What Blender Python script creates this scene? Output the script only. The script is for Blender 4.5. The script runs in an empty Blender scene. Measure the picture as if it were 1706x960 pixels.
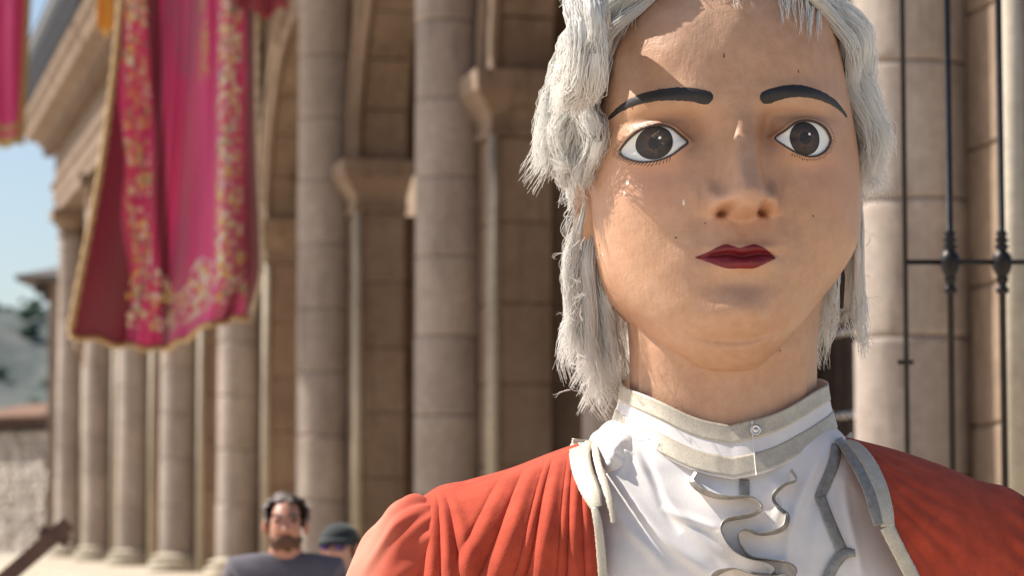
import bpy, bmesh, math, random
import numpy as np
from mathutils import Vector, Matrix

random.seed(7)
rng = np.random.default_rng(7)
SC = bpy.context.scene
COL = SC.collection
R = math.radians
PI = math.pi

# ------------------------------------------------------------------ camera
CAM_Z = 1.6
FPX = 4740.0                      # focal length in photograph pixels (1706 wide)
PITCH = math.atan(390.0 / FPX)    # horizon sits at y = 870 of 960
cam_d = bpy.data.cameras.new('camera')
cam = bpy.data.objects.new('camera', cam_d)
COL.objects.link(cam)
cam.location = (0, 0, CAM_Z)
cam.rotation_euler = (PI / 2 + PITCH, 0, 0)
cam_d.sensor_width = 36.0
cam_d.lens = FPX * 36.0 / 1706.0
cam_d.clip_start = 0.1
cam_d.clip_end = 5000
cam_d.dof.use_dof = True
cam_d.dof.focus_distance = 5.27
cam_d.dof.aperture_fstop = 4.6
cam_d.dof.aperture_blades = 9
SC.camera = cam

# ------------------------------------------------------------------ sky, sun, exposure
SUN_A = R(20)      # how far the sun stands behind the left-hand direction
SUN_EL = R(48.5)
sun_dir = Vector((-math.cos(SUN_A) * math.cos(SUN_EL), math.sin(SUN_A) * math.cos(SUN_EL), math.sin(SUN_EL)))
W = bpy.data.worlds.new('World')
SC.world = W
W.use_nodes = True
wn = W.node_tree
sky = wn.nodes.new('ShaderNodeTexSky')
sky.sky_type = 'NISHITA'
sky.sun_disc = False
sky.sun_elevation = SUN_EL
sky.sun_rotation = math.atan2(sun_dir.x, sun_dir.y)
sky.altitude = 500
sky.dust_density = 2.2
sky.ozone_density = 1.0
wn.links.new(sky.outputs[0], wn.nodes['Background'].inputs[0])
wn.nodes['Background'].inputs[1].default_value = 0.084
sun_l = bpy.data.lights.new('sun', 'SUN')
sun_l.energy = 5.0
sun_l.angle = R(0.53)
sun_l.color = (1.0, 0.95, 0.87)
sun = bpy.data.objects.new('sun', sun_l)
COL.objects.link(sun)
sun.rotation_euler = sun_dir.to_track_quat('Z', 'Y').to_euler()
SC.view_settings.view_transform = 'Standard'
SC.view_settings.look = 'None'
SC.view_settings.gamma = 1.0
SC.view_settings.exposure = 0.78
SC.view_settings.use_curve_mapping = False
SC.cycles.use_denoising = True
SC.cycles.max_bounces = 8
SC.cycles.diffuse_bounces = 5

# ------------------------------------------------------------------ helpers
def at(px, py, Y):
    """world point at photograph pixel (px, py) and distance Y along the street"""
    xc = (px - 853.0) / FPX
    yc = (480.0 - py) / FPX
    dy = math.cos(PITCH) - yc * math.sin(PITCH)
    dz = math.sin(PITCH) + yc * math.cos(PITCH)
    t = Y / dy
    return Vector((xc * t, Y, CAM_Z + dz * t))

def proj(P):
    """photograph pixel of world points, P (...,3)"""
    P = np.asarray(P, float)
    x, y, z = P[..., 0], P[..., 1], P[..., 2] - CAM_Z
    c, s = math.cos(PITCH), math.sin(PITCH)
    d = y * c + z * s
    u = -y * s + z * c
    return 853 + FPX * x / d, 480 - FPX * u / d

def pch(x, xs, ys):
    """smooth curve through keys"""
    xs = np.asarray(xs, float); ys = np.asarray(ys, float)
    if xs[0] > xs[-1]:
        xs = xs[::-1]; ys = ys[::-1]
    m = np.gradient(ys, xs)
    d = np.diff(ys) / np.diff(xs)
    for i in range(len(d)):                     # keep it monotone between keys
        if d[i] == 0:
            m[i] = m[i + 1] = 0
        else:
            m[i] = np.clip(m[i] / d[i], 0, 3) * d[i] if True else m[i]
            m[i + 1] = np.clip(m[i + 1] / d[i], 0, 3) * d[i]
    x = np.clip(np.asarray(x, float), xs[0], xs[-1])
    i = np.clip(np.searchsorted(xs, x) - 1, 0, len(xs) - 2)
    h = xs[i + 1] - xs[i]
    t = (x - xs[i]) / h
    return ((2*t**3 - 3*t**2 + 1) * ys[i] + (t**3 - 2*t**2 + t) * h * m[i]
            + (-2*t**3 + 3*t**2) * ys[i + 1] + (t**3 - t**2) * h * m[i + 1])

def cr(pts, n, closed=False):
    """resample a polyline as a smooth curve with n points"""
    P = np.asarray(pts, float)
    if closed:
        P = np.vstack([P[-1:], P, P[:2]])
    else:
        P = np.vstack([2 * P[0] - P[1], P, 2 * P[-1] - P[-2]])
    k = len(P) - 3
    u = np.linspace(0, k, n, endpoint=not closed)
    i = np.clip(u.astype(int), 0, k - 1)
    t = (u - i)[:, None]
    a, b, c, d = P[i], P[i + 1], P[i + 2], P[i + 3]
    return 0.5 * (2*b + (c - a)*t + (2*a - 5*b + 4*c - d)*t**2 + (3*b - a - 3*c + d)*t**3)

def sstep(a, b, x):
    t = np.clip((x - a) / (b - a), 0, 1)
    return t * t * (3 - 2 * t)

def mk(name, V, F, mat=None, parent=None, smooth=True):
    me = bpy.data.meshes.new(name)
    V = np.asarray(V, np.float32).reshape(-1, 3)
    if isinstance(F, np.ndarray):
        me.vertices.add(len(V)); me.vertices.foreach_set('co', V.ravel())
        k = F.shape[1]
        me.loops.add(F.size); me.loops.foreach_set('vertex_index', F.astype(np.int32).ravel())
        me.polygons.add(len(F))
        me.polygons.foreach_set('loop_start', np.arange(0, F.size, k, dtype=np.int32))
        me.update(calc_edges=True)
    else:
        me.from_pydata(V.tolist(), [], F)
        me.update()
    if smooth:
        me.polygons.foreach_set('use_smooth', np.ones(len(me.polygons), bool))
    o = bpy.data.objects.new(name, me)
    COL.objects.link(o)
    if mat: me.materials.append(mat)
    if parent: o.parent = parent
    return o

def share(name, me, parent=None, loc=(0, 0, 0), rot=(0, 0, 0), scale=(1, 1, 1)):
    o = bpy.data.objects.new(name, me)
    COL.objects.link(o)
    o.location = loc; o.rotation_euler = rot; o.scale = scale
    if parent: o.parent = parent
    return o

def gridf(nu, nv, cu=False, cv=False):
    """quads of a grid with nu rows and nv columns, row-major"""
    iu = np.arange(nu if cu else nu - 1); iv = np.arange(nv if cv else nv - 1)
    A, B = np.meshgrid(iu, iv, indexing='ij')
    A2 = (A + 1) % nu; B2 = (B + 1) % nv
    return np.stack([A * nv + B, A * nv + B2, A2 * nv + B2, A2 * nv + B], -1).reshape(-1, 4)

def empty(name, loc=(0, 0, 0), rz=0):
    o = bpy.data.objects.new(name, None)
    COL.objects.link(o)
    o.location = loc; o.rotation_euler = (0, 0, rz)
    o.empty_display_size = 0.2
    return o

def tag(o, label=None, cat=None, group=None, kind=None):
    if label: o['label'] = label
    if cat: o['category'] = cat
    if group: o['group'] = group
    if kind: o['kind'] = kind
    return o

def boxes(lst, bev=0.0):
    """verts, faces of bevel-free boxes (x0,x1,y0,y1,z0,z1)"""
    V, F = [], []
    for (x0, x1, y0, y1, z0, z1) in lst:
        n = len(V)
        V += [(x0,y0,z0),(x1,y0,z0),(x1,y1,z0),(x0,y1,z0),(x0,y0,z1),(x1,y0,z1),(x1,y1,z1),(x0,y1,z1)]
        F += [[n,n+3,n+2,n+1],[n+4,n+5,n+6,n+7],[n,n+1,n+5,n+4],[n+1,n+2,n+6,n+5],[n+2,n+3,n+7,n+6],[n+3,n,n+4,n+7]]
    return V, F

def bevbox(x0, x1, y0, y1, z0, z1, b):
    """box whose twelve edges are chamfered"""
    bm = bmesh.new()
    V, F = boxes([(x0, x1, y0, y1, z0, z1)])
    vs = [bm.verts.new(v) for v in V]
    for f in F: bm.faces.new([vs[i] for i in f])
    bmesh.ops.bevel(bm, geom=bm.edges[:], offset=b, segments=1, affect='EDGES')
    me = bpy.data.meshes.new('block')
    bm.to_mesh(me); bm.free()
    return me

def lathe(prof, n=32, cx=0, cy=0):
    """rings (r,z) turned about the z axis, capped"""
    V = []
    for r, z in prof:
        for k in range(n):
            a = 2 * PI * k / n
            V.append((cx + r * math.cos(a), cy + r * math.sin(a), z))
    F = gridf(len(prof), n, cv=True).tolist()
    F.append(list(range(n))[::-1]); F.append([(len(prof) - 1) * n + k for k in range(n)])
    return V, F

def tube(path, rad, n=8, closed=False):
    P = np.asarray(path, float)
    m = len(P)
    rad = np.broadcast_to(np.asarray(rad, float), (m,))
    T = np.roll(P, -1, 0) - np.roll(P, 1, 0) if closed else np.gradient(P, axis=0)
    T /= np.linalg.norm(T, axis=1)[:, None] + 1e-12
    up = np.array([0, 0, 1.0]) if abs(T[:, 2]).mean() < 0.8 else np.array([1.0, 0, 0])
    N = np.cross(T, up); N /= np.linalg.norm(N, axis=1)[:, None] + 1e-9
    B = np.cross(T, N)
    a = np.linspace(0, 2 * PI, n, endpoint=False)
    V = P[:, None] + rad[:, None, None] * (N[:, None] * np.cos(a)[None, :, None] + B[:, None] * np.sin(a)[None, :, None])
    F = gridf(m, n, cu=closed, cv=True).tolist()
    if not closed:
        F.append(list(range(n))); F.append([(m - 1) * n + k for k in range(n)][::-1])
    return V.reshape(-1, 3).tolist(), F

def merge(parts):
    V, F = [], []
    for v, f in parts:
        n = len(V)
        V += [tuple(p) for p in v]
        F += [[i + n for i in q] for q in f]
    return V, F

# ------------------------------------------------------------------ materials
def newmat(name):
    m = bpy.data.materials.new(name)
    m.use_nodes = True
    nt = m.node_tree
    return m, nt, nt.nodes['Principled BSDF']

def N(nt, typ, **kw):
    n = nt.nodes.new(typ)
    for k, v in kw.items():
        if hasattr(n, k): setattr(n, k, v)
        else: n.inputs[k].default_value = v
    return n

def ramp(nt, fac, stops):
    r = nt.nodes.new('ShaderNodeValToRGB')
    e = r.color_ramp.elements
    while len(e) > 1: e.remove(e[-1])
    e[0].position = stops[0][0]; e[0].color = (*stops[0][1], 1)
    for p, c in stops[1:]:
        q = e.new(p); q.color = (*c, 1)
    nt.links.new(fac, r.inputs[0])
    return r

def mix(nt, fac, a, b, mode='MIX'):
    n = nt.nodes.new('ShaderNodeMix')
    n.data_type = 'RGBA'; n.blend_type = mode
    for sock, v in ((n.inputs[0], fac), (n.inputs[6], a), (n.inputs[7], b)):
        if isinstance(v, (int, float)): sock.default_value = v
        elif isinstance(v, tuple): sock.default_value = (*v, 1)
        else: nt.links.new(v, sock)
    return n.outputs[2]

def noise_tex(nt, scale, detail=4, rough=0.6, coord='Object', vec=None):
    n = N(nt, 'ShaderNodeTexNoise')
    n.inputs['Scale'].default_value = scale
    n.inputs['Detail'].default_value = detail
    n.inputs['Roughness'].default_value = rough
    if vec is None:
        tc = nt.nodes.new('ShaderNodeTexCoord')
        vec = tc.outputs[coord]
    nt.links.new(vec, n.inputs['Vector'])
    return n

def bump(nt, bs, h, strength, dist):
    b = nt.nodes.new('ShaderNodeBump')
    b.inputs['Strength'].default_value = strength
    b.inputs['Distance'].default_value = dist
    nt.links.new(h, b.inputs['Height'])
    nt.links.new(b.outputs[0], bs.inputs['Normal'])
    return b

def simple(name, col, rough=0.6, metal=0.0, var=0.15, scale=20.0, bumpd=0.0, spec=None, sheen=0.0):
    m, nt, bs = newmat(name)
    n = noise_tex(nt, scale)
    lo = tuple(c * (1 - var) for c in col); hi = tuple(min(1, c * (1 + var)) for c in col)
    r = ramp(nt, n.outputs[0], [(0.3, lo), (0.7, hi)])
    nt.links.new(r.outputs[0], bs.inputs['Base Color'])
    bs.inputs['Roughness'].default_value = rough
    bs.inputs['Metallic'].default_value = metal
    if spec is not None: bs.inputs['Specular IOR Level'].default_value = spec
    if sheen: bs.inputs['Sheen Weight'].default_value = sheen
    if bumpd: bump(nt, bs, n.outputs[0], 0.6, bumpd)
    return m

def stone_mat(name, c1, c2, c3, fine=60):
    m, nt, bs = newmat(name)
    tc = nt.nodes.new('ShaderNodeTexCoord')
    oi = nt.nodes.new('ShaderNodeObjectInfo')
    add = N(nt, 'ShaderNodeVectorMath', operation='ADD')
    geo = nt.nodes.new('ShaderNodeNewGeometry')
    n1 = noise_tex(nt, 1.1, 7, 0.72, vec=geo.outputs['Position'])
    n2 = noise_tex(nt, 14, 6, 0.7, vec=geo.outputs['Position'])
    n3 = noise_tex(nt, fine, 4, 0.6, vec=geo.outputs['Position'])
    base = ramp(nt, n1.outputs[0], [(0.3, c1), (0.52, c2), (0.72, c3)])
    c = mix(nt, 0.45, base.outputs[0], ramp(nt, n2.outputs[0], [(0.35, tuple(0.62*v for v in c2)), (0.6, c2), (0.75, tuple(min(1, 1.25*v) for v in c3))]).outputs[0])
    mps = nt.nodes.new('ShaderNodeMapping'); mps.inputs['Scale'].default_value = (5.0, 5.0, 0.55)
    nt.links.new(geo.outputs['Position'], mps.inputs[0])
    ns_ = noise_tex(nt, 1.0, 6, 0.7, vec=mps.outputs[0])
    c = mix(nt, 1.0, c, ramp(nt, ns_.outputs[0], [(0.30, (0.62, 0.58, 0.55)), (0.48, (0.97, 0.96, 0.95)), (0.7, (1.12, 1.11, 1.10))]).outputs[0], 'MULTIPLY')
    tint = ramp(nt, oi.outputs['Random'], [(0, (0.91, 0.90, 0.89)), (0.5, (0.98, 0.97, 0.96)), (1, (1.04, 1.02, 0.98))])
    c = mix(nt, 1.0, c, tint.outputs[0], 'MULTIPLY')
    nt.links.new(c, bs.inputs['Base Color'])
    bs.inputs['Roughness'].default_value = 0.85
    bs.inputs['Specular IOR Level'].default_value = 0.3
    h = N(nt, 'ShaderNodeMath', operation='ADD')
    nt.links.new(n2.outputs[0], h.inputs[0]); nt.links.new(n3.outputs[0], h.inputs[1])
    bump(nt, bs, h.outputs[0], 0.5, 0.008)
    return m

M = {}
M['stone'] = stone_mat('limestone', (0.18, 0.120, 0.080), (0.285, 0.205, 0.146), (0.375, 0.29, 0.22))
M['drum'] = stone_mat('grey limestone', (0.26, 0.205, 0.168), (0.39, 0.325, 0.28), (0.50, 0.435, 0.385))
M['stone_pale'] = stone_mat('pale limestone', (0.40, 0.34, 0.26), (0.50, 0.44, 0.35), (0.60, 0.54, 0.45))
M['rubble'] = stone_mat('rubble stone', (0.30, 0.26, 0.22), (0.48, 0.43, 0.38), (0.66, 0.62, 0.57), 30)
M['mortar'] = simple('mortar', (0.16, 0.13, 0.105), 0.95, var=0.2, scale=12)
M['iron'] = simple('dark iron', (0.022, 0.018, 0.017), 0.42, 0.6, 0.3, 40, 0.002)
M['iron_balcony'] = simple('weathered iron', (0.022, 0.02, 0.022), 0.6, 0.3, 0.3, 30)
M['steel'] = simple('worn steel', (0.55, 0.52, 0.5), 0.25, 1.0, 0.1, 30)
M['wood_dark'] = simple('dark timber', (0.035, 0.022, 0.016), 0.55, 0, 0.35, 8)
M['wood_red'] = simple('reddish timber', (0.085, 0.038, 0.024), 0.6, 0, 0.3, 9)

def paving_mat():
    m, nt, bs = newmat('paving')
    geo = nt.nodes.new('ShaderNodeNewGeometry')
    br = N(nt, 'ShaderNodeTexBrick')
    br.inputs['Scale'].default_value = 1.4
    br.inputs['Mortar Size'].default_value = 0.012
    br.inputs['Color1'].default_value = (0.60, 0.52, 0.42, 1)
    br.inputs['Color2'].default_value = (0.54, 0.45, 0.35, 1)
    br.inputs['Mortar'].default_value = (0.2, 0.17, 0.14, 1)
    nt.links.new(geo.outputs['Position'], br.inputs['Vector'])
    n = noise_tex(nt, 3, 6, 0.7, vec=geo.outputs['Position'])
    c = mix(nt, 0.3, br.outputs[0], ramp(nt, n.outputs[0], [(0.3, (0.34, 0.28, 0.22)), (0.7, (0.66, 0.57, 0.46))]).outputs[0])
    nt.links.new(c, bs.inputs['Base Color'])
    bs.inputs['Roughness'].default_value = 0.75
    bump(nt, bs, n.outputs[0], 0.4, 0.01)
    return m
M['paving'] = paving_mat()

def hill_mat():
    m, nt, bs = newmat('scrub hillside')
    geo = nt.nodes.new('ShaderNodeNewGeometry')
    n1 = noise_tex(nt, 0.06, 8, 0.7, vec=geo.outputs['Position'])
    n2 = noise_tex(nt, 0.35, 5, 0.7, vec=geo.outputs['Position'])
    a = ramp(nt, n1.outputs[0], [(0.38, (0.025, 0.045, 0.04)), (0.5, (0.055, 0.07, 0.065)), (0.6, (0.12, 0.115, 0.105)), (0.72, (0.18, 0.17, 0.165))])
    b = ramp(nt, n2.outputs[0], [(0.42, (0.022, 0.042, 0.036)), (0.55, (0.085, 0.09, 0.082)), (0.7, (0.17, 0.16, 0.155))])
    nt.links.new(mix(nt, 0.5, a.outputs[0], b.outputs[0]), bs.inputs['Base Color'])
    bs.inputs['Roughness'].default_value = 0.95
    return m
M['hill'] = hill_mat()

# ------------------------------------------------------------------ setting: ground, hills
V = [(-400, -60, 0), (400, -60, 0), (400, 90, 0), (-400, 90, 0), (-400, 420, -6), (400, 420, -6), (-2500, 420, -6), (-2500, -60, -6), (2500, -60, -6), (2500, 420, -6)]
g = mk('ground', V, [[0, 1, 2, 3], [3, 2, 5, 4], [7, 0, 3, 4, 6], [1, 8, 9, 5, 2]], M['paving'], smooth=False)
tag(g, kind='structure')

nx, ny = 220, 60
X = np.linspace(-900, 700, nx); Yh = np.linspace(300, 1100, ny)
XX, YY = np.meshgrid(X, Yh, indexing='ij')
t = (YY - 300) / 800
ridge = 52 + 10 * np.sin(XX * 0.011 + 1.0) + 6 * np.sin(XX * 0.031 + 0.4) + 3 * np.sin(XX * 0.083) + 1.8 * np.sin(XX * 0.19 + 2)
rough_ = 2.2 * np.sin(XX * 0.13 + YY * 0.05) * np.sin(YY * 0.09 + XX * 0.03) + 1.2 * np.sin(XX * 0.31 + YY * 0.21)
ZZ = -8 + (ridge + 8) * sstep(0, 0.42, t) * (1 - 0.25 * sstep(0.45, 1, t)) + rough_ * sstep(0.03, 0.2, t)
hl = mk('hills', np.stack([XX, YY, ZZ], -1), gridf(nx, ny)[:, ::-1], M['hill'])
tag(hl, kind='structure')

# scrub bushes that read as dark dots on the slope
def hill_z(x, y):
    i = np.clip(np.searchsorted(X, x), 1, nx - 1); j = np.clip(np.searchsorted(Yh, y), 1, ny - 1)
    return ZZ[i, j]
bx, by = rng.uniform(-260, 60, 700), rng.uniform(345, 640, 700)
Vb, Fb = [], []
ico = bmesh.new(); bmesh.ops.create_icosphere(ico, subdivisions=2, radius=1)
icoV = np.array([v.co[:] for v in ico.verts]); icoF = [[v.index for v in f.verts] for f in ico.faces]; ico.free()
for k in range(700):
    s = rng.uniform(0.7, 1.9)
    v = icoV * (1 + rng.uniform(-0.25, 0.25, (len(icoV), 1))) * np.array([s, s, s * 0.8]) + np.array([bx[k], by[k], hill_z(bx[k], by[k]) + 0.4])
    n = len(Vb) 
    Fb += [[i + n for i in f] for f in icoF]; Vb += v.tolist()
tag(mk('hillside_scrub', Vb, Fb, simple('scrub leaves', (0.045, 0.075, 0.05), 0.9, var=0.4, scale=0.4), smooth=False),
    'dark green scrub dotted over the distant hillside', 'scrub', kind='stuff')

# ------------------------------------------------------------------ the arcade (local axes: s along the front, w outwards, z up)
FA = math.atan(1169.0 / FPX)
arc = empty('arcade_building', (5.316, 0, 0), PI / 2 + FA)
tag(arc, 'long sunlit limestone arcade with round columns, arches and iron balcony', 'building')
cosA = math.cos(FA)
colY = [14.43, 19.56] + [25.0 + 6.07 * k for k in range(7)]
colS = [y / cosA for y in colY]
S0, S1 = colS[0] - 0.9, colS[-1] + 0.9
POD = 0.84
CR = 0.30; WC = -0.30; WF = -0.52; HP = 0.80; JD = 0.52; RD = 0.42; HR = 0.52
IMP0, IMP1 = 4.93, 5.48
CAP0, CAP1 = 7.75, 8.35

def a_mesh(name, V, F, mat, parent=arc, smooth=False):
    return mk(name, V, F, mat, parent, smooth)

# podium and steps
a_mesh('podium', *boxes([(S0 - 14, S1 + 6, -6.0, 1.30, 0.0, POD - 0.16)]), M['stone_pale'])
slab_me = bevbox(0, 1.19, -0.02, 1.55, POD - 0.16, POD, 0.012); slab_me.materials.append(M['stone_pale'])
pod = a_mesh('podium_core', *boxes([(S0 - 14, S1 + 6, -6.0, -0.03, POD - 0.16, POD - 0.004)]), M['stone_pale'])
for k in range(int((S1 + 6 - S0 + 4) / 1.2)):
    share('paving_slab', slab_me, arc, (S0 - 4 + k * 1.2, 0, rng.uniform(-0.004, 0.002)))
for i in range(4):
    a_mesh('step', *boxes([(S0 - 14, S1 + 6, 1.30 + i * 0.36, 1.66 + i * 0.36, 0, 0.69 - i * 0.17)]), M['stone_pale'])

# shared meshes
CH = 0.70
drumV, drumF = lathe([(CR - 0.016, 0), (CR - 0.014, 0.001), (CR - 0.002, 0.011), (CR, 0.014), (CR, 0.05), (CR, CH - 0.05), (CR, CH - 0.018), (CR - 0.002, CH - 0.015), (CR - 0.014, CH - 0.005), (CR - 0.016, CH - 0.004)], 48)
drum_me = mk('drum', drumV, drumF, M['drum'], None).data
bpy.data.objects.remove(bpy.data.objects['drum'])
base_prof = [(0.46, 0), (0.46, 0.14), (0.44, 0.145), (0.455, 0.17), (0.462, 0.2), (0.455, 0.235), (0.43, 0.26), (0.375, 0.27), (0.36, 0.30), (0.375, 0.33), (0.40, 0.345), (0.408, 0.37), (0.40, 0.395), (0.36, 0.415), (0.32, 0.43), (0.302, 0.47)]
bV, bF = lathe([(r_, z_ * 0.62) for r_, z_ in base_prof], 40)
base_me = mk('column_base', bV, bF, M['stone_pale'], None).data
bpy.data.objects.remove(bpy.data.objects['column_base'])
cap_prof = [(0.30, 0), (0.34, 0.03), (0.34, 0.06), (0.30, 0.09), (0.30, 0.17), (0.33, 0.20), (0.40, 0.30), (0.44, 0.36), (0.44, 0.38)]
cV, cF = lathe(cap_prof, 40)
c2 = merge([(cV, cF), boxes([(-0.47, 0.47, -0.47, 0.47, 0.382, 0.60)])])
cap_me = mk('capital', c2[0], c2[1], M['stone'], None, False).data
bpy.data.objects.remove(bpy.data.objects['capital'])
jamb_me = bevbox(-HP, HP, WF - JD, WF, 0.0, CH, 0.016); jamb_me.materials.append(M['stone'])
rear_me = bevbox(-HR, HR, WF - JD - RD, WF - JD, 0.0, CH, 0.016); rear_me.materials.append(M['stone'])

def impost_mesh():
    # moulded band running round the pier: rings of a rectangle that steps outwards
    prof = [(0.0, 0.02), (0.0, 0.05), (0.05, 0.05), (0.065, 0.03), (0.16, 0.03), (0.19, 0.05), (0.27, 0.10), (0.33, 0.155), (0.36, 0.165), (0.37, 0.19), (0.50, 0.20), (0.55, 0.20)]
    V = []
    for z, p in prof:
        V += [(-HP - p, WF - JD - p * 0.2, z), (HP + p, WF - JD - p * 0.2, z), (HP + p, WF + p, z), (-HP - p, WF + p, z)]
    F = gridf(len(prof), 4, cv=True).tolist()
    F += [[3, 2, 1, 0], [len(V) - 4 + i for i in range(4)]]
    o = mk('impost', V, F, M['stone'], None, False)
    me = o.data; bpy.data.objects.remove(o)
    return me
imp_me = impost_mesh()
beadV, beadF = lathe([(0.052, 0), (0.052, IMP0 - POD)], 14)
bead_me = mk('corner_bead', beadV, beadF, M['stone_pale'], None).data
bpy.data.objects.remove(bpy.data.objects['corner_bead'])

for s in colS:
    col = empty('column', (s, WC, 0)); col.parent = arc
    share('column_base', base_me, col, (0, 0, POD))
    z = POD + 0.47 * 0.62
    k = 0
    while z < CAP0 - 0.05:
        h = min(CH, CAP0 - z)
        share('drum', drum_me, col, (rng.normal(0, 0.003), rng.normal(0, 0.003), z), (0, 0, rng.uniform(0, 6)), (1 + rng.normal(0, 0.004), 1, h / CH)); z += h
    share('capital', cap_me, col, (0, 0, CAP0))
    pier = empty('pier', (s, 0, 0)); pier.parent = arc
    z = POD; k = 0
    off = rng.uniform(0.25, 0.5)
    while z < IMP0 - 0.01:
        h = min(CH if k else CH * (0.6 + off * 0.5), IMP0 - z)
        if IMP0 - z - h < 0.25: h = IMP0 - z
        share('stone_block', jamb_me, pier, (0, 0, z), (0, 0, 0), (1, 1, h / CH * 0.994))
        share('stone_block', rear_me, pier, (0, 0, z), (0, 0, 0), (1, 1, h / CH * 0.994))
        z += h; k += 1
    share('impost', imp_me, pier, (0, 0, IMP0))
    for sg in (-1, 1):
        share('corner_bead', bead_me, pier, (sg * HP, WF + 0.005, POD))

# arches, one per bay
for i in range(len(colS) - 1):
    sa, sb = colS[i] + HP, colS[i + 1] - HP
    sm, rr = (sa + sb) / 2, (sb - sa) / 2
    RZ = (CAP1 - IMP1 - 0.55) / rr if rr > (CAP1 - IMP1 - 0.55) else 1.0     # keeps the crown below the entablature
    arch = empty('arch', (sm, 0, IMP1)); arch.parent = arc
    nv = 13
    TH = 0.45
    for q in range(nv):
        a0, a1 = PI * q / nv + 0.004, PI * (q + 1) / nv - 0.004
        V = []
        for a in np.linspace(a0, a1, 4):
            for (r, w) in ((rr, WF - 0.01), (rr + TH, WF - 0.01), (rr + TH, WF - JD), (rr, WF - JD)):
                V.append((r * math.cos(a), w, r * RZ * math.sin(a)))
        F = gridf(4, 4, cv=True).tolist() + [[3, 2, 1, 0], [12, 13, 14, 15]]
        o = mk('voussoir', V, F, M['stone'], arch, False)
    ang = np.linspace(0, PI, 40)
    pth = np.stack([(rr) * np.cos(ang), np.full(40, WF + 0.005), (rr) * RZ * np.sin(ang)], -1)
    mk('arch_bead', *tube(pth, 0.05, 8), M['stone'], arch)
    pth2 = np.stack([(rr + TH) * np.cos(ang), np.full(40, WF + 0.0), (rr + TH) * RZ * np.sin(ang)], -1)
    mk('arch_bead', *tube(pth2, 0.06, 8), M['stone'], arch)
    # wall above the arch
    a_ = np.linspace(0, PI, 41)
    xs = (rr + TH - 0.02) * np.cos(a_); zs = (rr + TH - 0.02) * RZ * np.sin(a_)
    half = (colS[i + 1] - colS[i]) / 2
    xs = np.clip(np.concatenate([[half], xs, [-half]]), -half, half); zs = np.concatenate([[0], zs, [0]])
    top = CAP1 - IMP1
    ring = []
    for w in (WF - 0.03, WF - JD - RD):
        ring.append(np.stack([xs, np.full_like(xs, w), zs], -1)); ring.append(np.stack([xs, np.full_like(xs, w), np.full_like(xs, top)], -1))
    A0, A1, B0, B1 = ring
    V = np.stack([A1, A0, B0, B1], 0).reshape(-1, 3)
    mk('spandrel_wall', V, gridf(4, len(xs)), M['stone'], arch, False)

# back wall of the recess and the two great doors
a_mesh('back_wall', *boxes([(colS[2] - 0.3, S1, -2.2, -1.475, POD, CAP1)]), M['stone'])
a_mesh('back_wall', *boxes([(S0, colS[2] - 0.31, -2.2, -1.475, 4.95, CAP1)]), M['stone'])
plank_me = bevbox(0, 0.235, -1.56, -1.475, POD, 4.94, 0.012); plank_me.materials.append(M['wood_dark'])
stud_V, stud_F = lathe([(0.036, 0), (0.034, 0.012), (0.024, 0.026), (0.008, 0.032)], 10)
stud_me = mk('stud', stud_V, stud_F, M['steel'], None).data
bpy.data.objects.remove(bpy.data.objects['stud'])
bar_me = mk('iron_bar', *lathe([(0.016, POD), (0.016, 4.9)], 8), M['iron'], None).data
bpy.data.objects.remove(bpy.data.objects['iron_bar'])
for i in (0, 1):
    sa, sb = colS[i] - 0.3, colS[i + 1] - 0.3
    door = empty('door', (sa, 0, 0)); door.parent = arc
    n = int((sb - sa) / 0.24)
    for k in range(n):
        share('plank', plank_me, door, (k * 0.24, 0, 0))
        for j in range(6):
            share('stud', stud_me, door, (k * 0.24 + 0.06, -1.475, 1.75 + j * 0.55), (-PI / 2, 0, 0))
            share('stud', stud_me, door, (k * 0.24 + 0.17, -1.475, 1.75 + j * 0.55), (-PI / 2, 0, 0))

# entablature, cornice, balcony
def run_profile(prof, s0, s1):
    V = []
    for s in (s0, s1):
        for w, z in prof: V.append((s, w, z))
    n = len(prof)
    F = [[i, (i + 1) % n, n + (i + 1) % n, n + i] for i in range(n)] + [list(range(n))[::-1], [n + i for i in range(n)]]
    return V, F
a_mesh('architrave', *run_profile([(-1.5, CAP1), (0.02, CAP1), (0.02, 8.60), (0.06, 8.60), (0.06, 8.86), (0.11, 8.88), (0.14, 8.97), (-1.5, 8.97)], S0, S1), M['stone'])
a_mesh('frieze', *run_profile([(-1.5, 8.975), (0.03, 8.975), (0.03, 9.72), (-1.5, 9.72)], S0, S1 - 0.02), M['stone'])
a_mesh('cornice', *run_profile([(-1.5, 9.725), (0.10, 9.725), (0.16, 9.82), (0.34, 9.88), (0.36, 9.98), (0.62, 10.02), (0.66, 10.16), (0.76, 10.30), (0.80, 10.42), (-1.5, 10.42)], S0, S1 + 0.45), M['stone'])
dent = bevbox(-0.09, 0.09, 0.08, 0.30, 9.60, 9.86, 0.006); dent.materials.append(M['stone'])
for k in range(int((S1 - colS[4]) / 0.42)):
    share('bracket', dent, arc, (S1 - 0.2 - k * 0.42, 0, 0))
a_mesh('upper_wall', *boxes([(S0, S1, -1.5, -0.62, 10.43, 17.0)]), M['stone'])
rail = empty('balcony_railing', (0, 0, 0)); rail.parent = arc
for z in (10.52, 12.05, 11.80, 11.2):
    pth = np.array([[S0, 0.66, z], [S1 + 0.3, 0.66, z], [S1 + 0.3, -0.4, z]])
    for a, b in zip(pth[:-1], pth[1:]):
        mk('handrail', *tube(np.array([a, b]), 0.04 if z > 12 else 0.025, 8), M['iron_balcony'], rail)
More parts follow.
